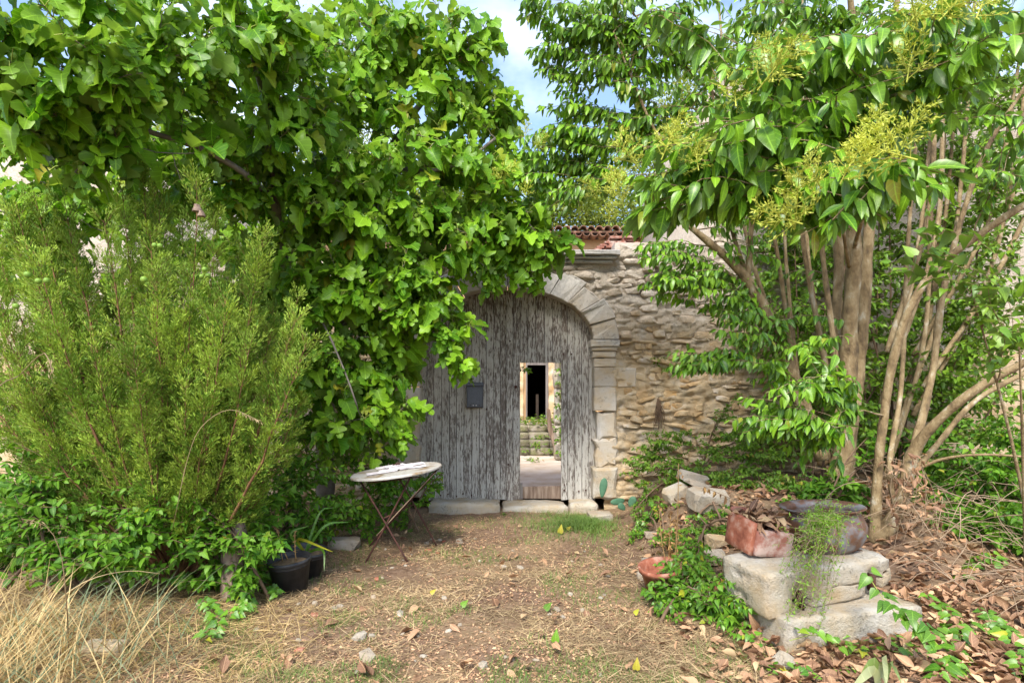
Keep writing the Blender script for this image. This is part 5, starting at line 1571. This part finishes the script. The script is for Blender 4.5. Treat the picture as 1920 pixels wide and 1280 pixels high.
# trailing plant spilling from the zinc pot
tp = root('trailing_plant', 'wispy trailing plant spilling from the zinc pot down the trough face', 'trailing plant', pc + [-.1, -.1, .28])
stm = MB()
pos, Y, Z, S = [], [], [], []
rg = np.random.default_rng(14)
for k in range(95):
    a = pc + np.array([rg.uniform(-.25, .0), rg.uniform(-.22, -.05), .28 + rg.uniform(-.05, .03)])
    if k < 76:
        e = P(rg.normal(1503, 21), rg.uniform(985, 1190) if k < 66 else rg.uniform(960, 1000), 3.42 + rg.normal(0, .05))
        if e[2] < pc[2] - .05: e[1] = min(e[1], 3.50)
        m_ = np.array([(a[0] * .4 + e[0] * .6), min(a[1], e[1]) - rg.uniform(.0, .07), max(a[2], e[2]) + rg.uniform(-.04, .06)])
    else:
        e = P(rg.uniform(1500, 1640), rg.uniform(940, 1010), 3.70 + rg.normal(0, .05))
        m_ = (a + e) / 2 + [0, -.05, .08]
    p = smooth_path([a, m_, (m_ + e) / 2 + rg.normal(0, .025, 3), e], .03)
    stm.add(*tube(p, np.linspace(.0018, .001, len(p)), 3, False))
    for q_ in range(int(len(p) * 2.2)):
        b = p[rg.integers(len(p) // 4, len(p))]
        pos.append(b); Y.append(rg.normal(size=3) + [0, -.2, .2]); Z.append(UP + rg.normal(0, .6, 3)); S.append(rg.uniform(.014, .030))
obj('stems', stm.mesh('stems', M['bark_dry'], True), tp)
pos, S = np.array(pos), np.array(S)
X, Y, Z = frames(np.array(Y), np.array(Z))
obj('foliage', MB().inst(MICRO, pos, X, Y, Z, np.stack([S * .55, S, S], -1)).mesh('foliage', M['bramble'], True), tp, kind='stuff')
# terracotta pot in the periwinkle
kc = P(1245, 1108, 4.35); kc[2] = float(gz(kc[0], kc[1])) - .02
kp = root('terracotta_pot', 'old terracotta pot half buried in periwinkle beside the stones', 'pot', kc)
V, q = lathe([(0, 0), (.11, 0), (.155, .21), (.168, .21), (.172, .25), (.155, .25), (.145, .19), (.135, .16), (0, .15)], 30, .006)
obj('pot_body', MB().add(V @ rand_rot(.08, -.12, 0).T + kc, q).mesh('pot_body', M['terracotta'], True), kp)
kc2 = P(1330, 1120, 4.1); kc2[2] = float(gz(kc2[0], kc2[1])) - .02
kp = root('terracotta_pot', 'dark terracotta pot almost hidden by periwinkle next to the pale block', 'pot', kc2)
V, q = lathe([(0, 0), (.11, 0), (.14, .16), (.152, .16), (.156, .20), (.14, .20), (.13, .16), (.12, .12), (0, .11)], 30, .006)
obj('pot_body', MB().add(V @ rand_rot(.05, .15, 0).T + kc2, q).mesh('pot_body', M['terracotta'], True), kp)
# withered stalks in it
ws = MB()
rg = np.random.default_rng(23)
for (x0, top, d, n) in ((1272, 868, 4.5, 10), (1236, 955, 4.5, 40), (1258, 962, 4.55, 46), (1268, 975, 4.5, 30), (1248, 1000, 4.5, 20)):
    a = kc + np.array([rg.normal(.06, .04), rg.normal(0, .04), .17])
    b = P(x0, top, d)
    p = smooth_path([a, (a + b) / 2 + rg.normal(0, .015, 3), b], .04)
    ws.add(*tube(p, np.linspace(.005, .0025, len(p)), 4))
    pp_ = p[rg.integers(len(p) // 3, len(p), n)] + rg.normal(0, .012, (n, 3))
    X, Y, Z = frames(rg.normal(size=(n, 3)), rg.normal(size=(n, 3)))
    ws.inst(LIT_T[2], pp_, X, Y, Z, rg.uniform(.02, .045, n))
tag(obj('withered_stalks', ws.mesh('withered_stalks', M['dead'], True)), 'tall withered tan stalks rising from the old terracotta pot', 'dead plant')
# tumbled stones of the bank
for args in [('fallen_stone', 'long smooth brownish stone lying highest on the bramble bank', 'stone', 1298, 882, 6.75, (.36, .16, .12), 401, 'grey_stone', (0, .28, .2), .10),
             ('fallen_stone', 'jagged pale pinkish stone slab below the long smooth stone', 'stone', 1268, 910, 6.55, (.30, .20, .13), 402, 'pale_stone', (.2, -.35, .3), .06),
             ('fallen_stone', 'flat thin stone plate between the jagged slab and the brambles', 'stone', 1310, 912, 6.5, (.34, .2, .06), 403, 'grey_stone', (.1, .3, .2), .06),
             ('fallen_stone', 'broad grey rounded slab tilted on the bank above the brick planter', 'stone', 1328, 966, 5.9, (.42, .28, .19), 404, 'grey_stone', (.3, .1, .1), .05),
             ('fallen_stone', 'small upright whitish stone behind the brick planter', 'stone', 1382, 986, 5.2, (.13, .12, .24), 405, 'pale_stone', (0, .15, 0), .14),
             ('fallen_stone', 'flat pinkish stone beside the small upright stone', 'stone', 1345, 1000, 5.2, (.22, .16, .10), 406, 'rubble', (.2, .1, .3), .04),
             ('fallen_stone', 'pinkish flat rubble stone just behind the terracotta pots', 'stone', 1340, 1030, 4.9, (.20, .15, .10), 407, 'rubble', (.2, 0, .1), .03),
             ('fallen_stone', 'dark grey flat stone by the rim of the old terracotta pot', 'stone', 1214, 1044, 4.75, (.18, .10, .06), 408, 'grey_stone', (0, .1, .2), .0),
             ('fallen_stone', 'dark mossy stone at the path edge above the flat grey one', 'stone', 1222, 1024, 5.1, (.16, .12, .10), 409, 'grey_stone', (0, .1, .5), .0),
             ('fallen_stone', 'small grey stone at the path edge nearest the prickly pear', 'stone', 1222, 990, 5.9, (.16, .09, .06), 410, 'grey_stone', (0, .1, .2), .0),
             ('fallen_stone', 'dark broad stone at the foot of the arch base under the cactus', 'stone', 1125, 948, 7.4, (.34, .25, .13), 411, 'grey_stone', (0, 0, .2), .0),
             ('fallen_stone', 'white jagged stone among dry leaves in front of the big block', 'stone', 1470, 1250, 3.18, (.11, .09, .10), 412, 'pale_stone', (.4, .5, .2), .0),
             ('fallen_stone', 'reddish stone in the dry leaves before the big block', 'stone', 1528, 1268, 3.1, (.10, .07, .05), 413, 'rubble', (.2, .1, .2), .0),
             ('fallen_stone', 'pale flat stone sunk in the straw near the blurred dry grass', 'stone', 195, 1215, 3.3, (.26, .16, .06), 414, 'rubble', (.1, .0, .1), .0)]:
    stone_thing(*args[:9], rot=args[9], lift=args[10])

# ================================================================== DRY TWIGS on the litter
rg = np.random.default_rng(33)
for g, (lab, xr, yr, n) in enumerate((('tangled heap of thin dry twigs between the privet stems and the shade', (3.5, 5.6), (4.6, 6.3), 150), ('bleached fallen twigs scattered over the dry leaves by the bank edge', (3.2, 4.6), (3.9, 4.8), 50))):
    dt_ = root('dry_brush', lab, 'dry twigs', (np.mean(xr), np.mean(yr), float(gz(np.mean(xr), np.mean(yr)))))
    for k in range(n):
        a = np.array([rg.uniform(*xr), rg.uniform(*yr), 0])
        hh = rg.uniform(.02, .75 if g == 0 else .2) * rg.random()
        a[2] = gz(a[0], a[1]) + hh
        an = rg.uniform(0, 6.28)
        ln = rg.uniform(.35, 1.2)
        b = a + np.array([math.cos(an) * ln, math.sin(an) * ln * .6, 0])
        b[2] = gz(b[0], b[1]) + rg.uniform(0, .55 if g == 0 else .1)
        m_ = (a + b) / 2 + np.array([rg.normal(0, .06), rg.normal(0, .06), rg.uniform(-.02, .22)])
        p = smooth_path([a, m_, b], .08)
        V, q = tube(p, np.linspace(rg.uniform(.0025, .006), .0015, len(p)), 4, False)
        obj('twig', MB().add(V, q).mesh('twig', M['bark_dry'], True), dt_)
dvl = root('dead_vine', 'dead creeper hanging with crumpled brown leaves between the privet stems', 'dead vine', P(1690, 960, 5.25))
mb = MB()
pos = []
for k in range(14):
    a = P(rg.uniform(1650, 1730), rg.uniform(850, 900), 5.35)
    b = P(rg.uniform(1650, 1790), rg.uniform(930, 1060), 5.1)
    p = smooth_path([a, (a + b) / 2 + rg.normal(0, .08, 3), b], .06)
    mb.add(*tube(p, .003, 3, False))
    pos += [p[rg.integers(len(p))] + rg.normal(0, .03, 3) for _ in range(9)]
obj('stems', mb.mesh('stems', M['bark_dry'], True), dvl)
n = len(pos)
leaves(dvl, LIT_T, 'litter', pos, rg.normal(size=(n, 3)) - [0, 0, .8], rg.normal(size=(n, 3)), rg.uniform(.05, .10, n), 120)
ob = root('withered_spray', 'arching withered spray of orange brown leaves above the brick planter', 'dead spray', P(1440, 985, 4.4))
p = smooth_path([P(1470, 1010, 4.3), P(1400, 950, 4.5), P(1320, 912, 4.7)], .04)
obj('stem', MB().add(*tube(p, .003, 4)).mesh('stem', M['bark_dry'], True), ob)
n = 26
leaves(ob, LIT_T, 'dead', p[rg.integers(0, len(p), n)], rg.normal(0, .35, (n, 3)) - [0, 0, 1], rg.normal(size=(n, 3)) + [0, -1, 0], rg.uniform(.04, .075, n), 30)

# ================================================================== CREEPING VINES near the photographer
def vine(label, pts, size, seed, n_ind=120, mat='vine', T=HEART_T, gap=.045, lift=.05):
    rg = np.random.default_rng(seed)
    b0 = np.array(pts[0][0])
    t = root('creeping_vine', label, 'vine', b0)
    mb = MB()
    pos, Y, Z, S = [], [], [], []
    for line in pts:
        p = smooth_path(line, .04)
        p[:, 2] = np.maximum(p[:, 2], gz(p[:, 0], p[:, 1]) + .015)
        mb.add(*tube(p, .0022, 4, False))
        L = np.sum(np.linalg.norm(np.diff(p, axis=0), axis=1))
        for s in np.arange(0, L, gap):
            b, tg, _ = path_at(p, s)
            for sg in (-1, 1):
                if rg.random() < .12: continue
                u = nrm(np.cross(tg, UP)) * sg
                pos.append(b + u * .012 + UP * rg.uniform(0, lift)); Y.append(u + tg * .35 - UP * rg.uniform(-.2, .7)); Z.append(UP + np.array([0, -.6, 0]) + rg.normal(0, .3, 3)); S.append(size * rg.uniform(.65, 1.2))
    obj('stems', mb.mesh('stems', M['petiole'], True), t)
    leaves(t, T, mat, pos, Y, Z, S, n_ind)
def G(px, py, h=.03):
    d = F * CH / (py - HY)
    for _ in range(3):
        x = (px - CX) / F * d
        d = F * (CH - float(gz(x, d)) - h) / (py - HY)
    x = (px - CX) / F * d
    return np.array([x, d, float(gz(x, d)) + h])
vine('leafy vine climbing over the front corner of the big squared block', [[P(1630, 1082, 3.3), P(1655, 1120, 3.2), P(1690, 1160, 3.1), P(1735, 1200, 3.05)], [P(1690, 1150, 3.15), P(1720, 1165, 3.1), P(1760, 1210, 3.0)]], .085, 90, 120, gap=.04)
vine('bright leafy vine trailing over brown leaves past the end of the block', [[G(1730, 1120), G(1770, 1150), G(1800, 1190), G(1790, 1240), G(1760, 1275)], [G(1750, 1190), G(1830, 1180), G(1910, 1200)], [G(1680, 1230), G(1740, 1225), G(1800, 1260)], [G(1850, 1150), G(1900, 1220), G(1915, 1270)], [G(1800, 1080), G(1850, 1040), G(1880, 1060)]], .075, 91, 200, gap=.042)
vine('thin leafy vine creeping along the ground before the squared block', [[G(1480, 1200, .1), G(1530, 1190, .12), G(1580, 1215), G(1640, 1230)], [G(1460, 1100, .2), G(1500, 1150, .15), G(1545, 1210)], [G(1560, 1190), G(1600, 1220), G(1690, 1200)]], .06, 92, 120, gap=.06)
vine('small green weeds among dry leaves at the very front of the path edge', [[G(1440, 1265), G(1490, 1255), G(1520, 1275)], [G(1380, 1190), G(1430, 1210)], [G(1560, 1260), G(1600, 1265)]], .045, 93, 60, gap=.03)
vine('yellow green ivy shoots at the foot of the dead stump', [[G(445, 1060, .12), G(455, 1090, .08), G(450, 1130)], [G(480, 1075, .1), G(500, 1100), G(520, 1120)], [G(430, 1120), G(470, 1135), G(430, 1160)], [G(530, 1060, .1), G(545, 1080, .1), G(560, 1100)], [G(380, 1130), G(410, 1170), G(385, 1200)]], .06, 94, 150, gap=.03, T=IVY_T)
strap_plant('iris_clump', 'broad pale green iris leaves drooping at the very edge near the fallen leaves', 'iris', G(1650, 1300, .0),
            [(P(1640, 1240, 2.95), P(1606, 1282, 2.85)), (P(1658, 1234, 2.95), P(1662, 1285, 2.8)), (P(1668, 1240, 2.95), P(1690, 1280, 2.8)), (P(1638, 1256, 2.9), P(1596, 1290, 2.8))], 'iris', .024)

# golden grass stalks
def stalk(label, pts, head, seed, r=.004):
    rg = np.random.default_rng(seed)
    t = root('grass_stalk', label, 'grass stalk', pts[0])
    p = smooth_path(pts, .05)
    obj('stem', MB().add(*tube(p, np.linspace(r, r * .4, len(p)), 5)).mesh('stem', M['straw'], True), t)
    mb = MB()
    for k in range(head):
        b, tg, L = path_at(p, k * .011)
        for _ in range(2):
            X, Y, Z = frames((tg * .6 - UP * rg.uniform(.2, 1) + rg.normal(0, .3, 3))[None], rg.normal(size=(1, 3)))
            mb.inst(MICRO, (b + rg.normal(0, .006, 3))[None], X, Y, Z, np.array([[.009, .028, .01]]))
    if head: obj('seed_head', mb.mesh('seed_head', M['straw'], True), t)
stalk('single orange golden grass stalk rising before the juniper', [G(308, 1066, 0), P(330, 960, 3.9), P(352, 860, 3.8), P(378, 800, 3.75), P(430, 768, 3.75), P(490, 790, 3.75)], 16, 1)
stalk('bent golden straw crossing the juniper at the picture edge', [G(-60, 1010, 0), P(-30, 790, 2.9), P(40, 700, 2.8), P(84, 662, 2.75), P(98, 700, 2.7)], 10, 2, .006)
stalk('drooping oat stalk with pale seeds in the dry grass', [G(130, 1250, 0), P(124, 1120, 2.9), P(112, 1030, 2.9), P(85, 985, 2.9), P(40, 972, 2.9)], 14, 3)
stalk('leaning tan stalk arching over the straw bank', [G(75, 1150, 0), P(160, 1090, 3.4), P(240, 1070, 3.6), P(300, 1075, 3.7)], 0, 4)

# ================================================================== GROUND COVER
def cover(name, n, xr, yr, T, mat, smin, smax, width, lie, prob, seed, label, cat, zoff=0.0, droop=1.0):
    rg = np.random.default_rng(seed)
    x, y = rg.uniform(*xr, n), 1 / rg.uniform(1 / yr[1], 1 / yr[0], n)
    k = rg.random(n) < prob(x, y)
    x, y = x[k], y[k]
    n = len(x)
    pos = np.stack([x, y, gz(x, y) + zoff], -1)
    a = rg.uniform(0, 6.28, n)
    Y = np.stack([np.cos(a), np.sin(a), np.full(n, 1.0)], -1) * np.stack([np.full(n, 1.0), np.full(n, 1.0), np.abs(rg.normal(lie, .25, n))], -1)
    Z = np.stack([-np.cos(a), -np.sin(a), np.full(n, .4)], -1) + rg.normal(0, .2, (n, 3))
    if lie < .2: Z = UP + rg.normal(0, .35, (n, 3))
    X, Y, Z = frames(Y, Z)
    s = rg.uniform(smin, smax, n)
    o = obj(name, MB().inst(T, pos, X, Y, Z, np.stack([s * 0 + width if width else s, s, s * droop], -1)).mesh(name, M[mat], True))
    tag(o, label, cat, None, 'stuff')
pn = lambda x, y, f, s: fbm(np.stack([x * f, y * f, x * 0], -1), 3, s)
path_m = lambda x, y: sstep(-2.6, -1.7, x + .25 * (5 - y) * 0) * (1 - sstep(1.0, 1.9, x))
cover('dry_straw', 80000, (-3.6, 2.4), (2.6, 7.8), BLADE, 'straw', .05, .16, .0035, .10, lambda x, y: np.clip((pn(x, y, 1.4, 3) - .30) * 2.4, .06, 1) * (1 - .7 * sstep(.9, 1.7, x)) * (1 - .8 * np.exp(-((x + .1) / 1.1) ** 2 - ((y - 6.1) / 1.1) ** 2)), 81, 'dry straw and dead grass strewn over the bare path', 'dry grass', .004, .3)
cover('straw_bank', 14000, (-3.6, -.75), (2.6, 4.9), BLADE, 'straw_gold', .08, .30, .004, .28, lambda x, y: sstep(-.75, -1.7, x + .28 * (y - 3)) * np.clip(pn(x, y, 2, 5) * 2 - .4, .1, 1), 82, 'matted tan dead grass on the bank before the juniper', 'dry grass')
cover('tall_dry_grass', 900, (-3.2, -1.9), (2.3, 3.5), BLADE, 'straw_gold', .25, .62, .006, 1.9, lambda x, y: sstep(-1.75, -2.5, x + .2 * (y - 2.6)), 83, 'tall blurred dry grass at the near corner of the bank', 'dry grass')
cover('blue_green_grass', 450, (-3.0, -1.6), (2.3, 3.9), BLADE, 'blue_grass', .25, .65, .006, 1.5, lambda x, y: sstep(-1.45, -2.3, x + .2 * (y - 2.6)), 84, 'blue green grass blades arching through the dry grass', 'grass')
cover('green_grass', 46000, (-3.0, 2.0), (2.7, 7.6), BLADE, 'grass', .025, .075, .0035, 1.3, lambda x, y: np.clip((pn(x, y, 2.6, 7) - .47) * 6, 0, 1) * path_m(x, y), 85, 'thin tufts of short green grass on the dry path', 'grass')
cover('green_grass', 30000, (-.1, 1.35), (6.0, 7.75), BLADE, 'grass', .05, .14, .0045, 1.6, lambda x, y: np.exp(-((x - .80) / .36) ** 2 - ((y - 7.0) / .42) ** 2) * np.clip(pn(x, y, 4, 9) * 2.6 - .4, 0, 1) + .02, 86, 'patch of fresh green grass below the gate threshold', 'grass')
cover('ground_debris', 60000, (-2.8, 2.6), (2.6, 7.8), MICRO, 'litter', .008, .030, None, .05, lambda x, y: np.clip(pn(x, y, 1.8, 13) * 1.8 - .35, .05, 1), 87, 'crumbs of dead leaf and bark lying all over the path', 'ground debris', .003)
# fallen leaves: a drift by the bank, singles over the path
def drift(x, y):
    return np.clip(sstep(.85, 1.7, x - .10 * (y - 4)) * (1 - sstep(6.6, 7.4, y)) * np.clip(pn(x, y, 1.8, 11) * 2.6 - .45, .15, 1) + .022, 0, 1)
rg = np.random.default_rng(88)
n = 14000
x, y = rg.uniform(-1.7, 5.6, n), 1 / rg.uniform(1 / 7.2, 1 / 2.5, n)
k = rg.random(n) < drift(x, y)
x, y = x[k], y[k]
n = len(x)
pos = np.stack([x, y, gz(x, y) + rg.uniform(.008, .05, n)], -1)
a = rg.uniform(0, 6.28, n)
Yl = np.stack([np.cos(a), np.sin(a), rg.normal(0, .3, n)], -1)
Zl = UP + rg.normal(0, .45, (n, 3))
S = rg.uniform(.055, .12, n)
X, Y, Z = frames(Yl, Zl)
ti = rg.integers(0, 3, n)
sel = front_ones(pos, S, 290, 14)
me = [MB().add(T[0], T[1], 0, T[2]).mesh('fallen_leaf', M['litter'], True) for T in LIT_T]
for i in np.where(sel)[0]:
    B = np.stack([X[i] * S[i], Y[i] * S[i], Z[i] * S[i]], 1)
    tag(obj('fallen_leaf', me[ti[i]], None, pos[i], B), 'curled dry brown leaf fallen on the ground', 'fallen leaf', 'dry leaves fallen over the path and bank')
mb = MB()
for q in range(3):
    m = (~sel) & (ti == q)
    mb.inst(LIT_T[q], pos[m], X[m], Y[m], Z[m], S[m])
tag(obj('leaf_litter', mb.mesh('leaf_litter', M['litter'], True)), 'deep drift of dry brown leaves around the stones and stems', 'leaf litter', None, 'stuff')
M['yellow_leaf'] = leafmat('yellow_leaf', (.34, .30, .03), (.48, .42, .05), vein=.2)
# a few green and yellow fallen leaves
for k, (px, py, col, sz, lab) in enumerate(((1040, 1202, 'vine', .075, 'fresh green leaf standing on the bare path'), (1192, 1254, 'yellow_leaf', .065, 'bright yellow leaf fallen on the path beside the dry drift'), (1050, 998, 'yellow_leaf', .10, 'yellow leaf on the grass patch below the gate'),
                                            (1064, 992, 'yellow_leaf', .06, 'smaller yellow leaf behind the one on the grass patch'), (1022, 1141, 'vine', .07, 'small green leaf lying flat on the path near a pale pebble'), (808, 1112, 'yellow_leaf', .05, 'tiny yellow leaf on the middle of the path'), (866, 1135, 'vine', .06, 'dull green leaf lying on the straw of the path'), (1190, 1240 if False else 1150, 'vine', .05, 'little green leaf at the edge of the litter'))):
    c = G(px, py, .03)
    Xf, Yf, Zf = frames(np.array([[.2, .1, .9 if k in (0, 1, 2) else .15]]), np.array([[.2, -1.0, .5]]))
    tag(obj('fallen_leaf', MB().add(HEART_T[0][0], HEART_T[0][1], .3, HEART_T[0][2]).mesh('bright_leaf', M[col], True), None, c, np.stack([Xf[0], Yf[0], Zf[0]], 1) * sz), lab, 'fallen leaf')
# pebbles and shards
rg = np.random.default_rng(90)
pm = [MB().add(*rock_template(50 + k, .7, .25, 1)[:2]).mesh('pebble', M['grey_stone'], False) for k in range(4)]
for k, (px, py, s) in enumerate([(862, 1016, .05), (675, 1193, .045), (688, 1232, .05), (905, 1246, .03), (945, 1062, .028), (975, 1064, .026), (1045, 1142, .03), (1030, 1152, .022), (638, 1136, .03), (750, 1150, .025), (800, 1018, .03), (810, 1010, .025), (825, 1012, .025), (700, 1120, .02), (626, 1140, .025), (590, 1130, .02), (480, 1180, .02), (890, 1010, .02), (760, 1060, .018), (735, 1064, .016), (1140, 1080, .02), (1090, 1020, .015), (560, 1200, .02), (900, 1052, .018)] + [(rg.uniform(520, 1150), rg.uniform(1000, 1275), rg.uniform(.010, .022)) for _ in range(45)]):
    o = obj('pebble', pm[k % 4], None, G(px, py, s * .2), rand_rot(rg.normal(0, .3), rg.normal(0, .3), rg.uniform(0, 6)) @ np.diag([s * rg.uniform(.8, 1.5), s, s * .6]))
    tag(o, 'small whitish pebble lying on the bare path', 'pebble', 'pebbles scattered on the path')
tm = [MB().add(*rough_block(1, .7, .3, 70 + k, 2, .1, .06, 2)).mesh('tile_shard', M['terracotta'], False) for k in range(2)]
for k, (px, py, s, lab) in enumerate([(803, 1030, .07, 'orange tile shard on the path just beyond the front table foot'), (821, 1036, .04, 'smaller orange tile shard beside the larger one near the table'), (590, 1152, .07, 'orange tile shard in the straw below the black pots'), (562, 1217, .06, 'orange tile shard nearest the straw bank'), (832, 1014, .04, 'orange tile crumb by the far table foot'), (706, 1085, .05, 'dull orange tile shard at the edge of the straw under the table')]):
    tag(obj('tile_shard', tm[k % 2], None, G(px, py, .008), rand_rot(.1, .1, k) * s), lab, 'tile shard', 'orange tile shards on the path')

# ================================================================== TREES BEYOND
def far_tree(label, base, h, blobs, seed, n):
    t = root('background_tree', label, 'tree', base, 'trees beyond the courtyard')
    rg = np.random.default_rng(seed)
    base = np.array(base, float)
    tips = in_blobs(blobs, seed, .9)
    tr = [([base, base + [.2, 0, h * .3], base + [0, .2, h * .55], base + [.3, 0, h * .85]], [.28, .2, .14, .05])]
    mb, paths = grow(tr, tips, seed, .016, .02, .1, .05)
    obj('trunk', mb.mesh('trunk', M['bark_dark'], True), t)
    pos = []
    for p in paths:
        q = rg.normal(size=(n, 3)) * .42
        pos.append(p[-1] + q)
    pos = np.concatenate(pos)
    m = len(pos)
    X, Y, Z = frames(rg.normal(size=(m, 3)), UP + rg.normal(0, .6, (m, 3)))
    s = rg.uniform(.12, .20, m)
    r = np.clip(fbm(pos * 1.6, 2, seed) * 1.6 - .3 + rg.normal(0, .1, m), 0, .99)
    obj('crown', MB().inst(MICRO, pos, X, Y, Z, np.stack([s * 1.1, s, s], -1), r).mesh('crown', M['far_leaf'], True), t, kind='stuff')
far_tree('pale green loose tree rising beyond the orange house roof', (2.5, 27, 0), 9, [(1080, 380, 26, 70, 26), (1140, 400, 26, 60, 22), (1030, 390, 26.5, 50, 16), (1110, 330, 27, 40, 10), (1180, 420, 26, 50, 14)], 1, 160)
far_tree('light green tree beyond the house behind the fig crown', (-2.5, 26, 0), 10, [(880, 420, 25, 90, 34), (820, 360, 25.5, 80, 26), (950, 400, 25.5, 60, 20), (760, 420, 25, 80, 24), (700, 320, 26, 60, 18)], 2, 150)
far_tree('tall thin leaved tree showing at the fig crown top', (-9, 27, 0), 15, [(610, 90, 26, 40, 14), (590, 140, 26, 60, 20), (640, 220, 26, 70, 22), (560, 250, 26.5, 80, 26), (620, 340, 26, 90, 26)], 3, 110)
far_tree('broad pale green tree beyond the tall ochre house', (-17, 25, 0), 13, [(300, 300, 25, 110, 40), (200, 240, 25.5, 100, 34), (100, 250, 25, 100, 34), (420, 330, 25, 100, 30)], 4, 120)
far_tree('distant pale tree between the roof and the privet branches', (7, 28, 0), 12, [(1290, 190, 27, 60, 22), (1340, 150, 27, 50, 18), (1260, 300, 27, 70, 24), (1200, 330, 27, 60, 18)], 5, 130)
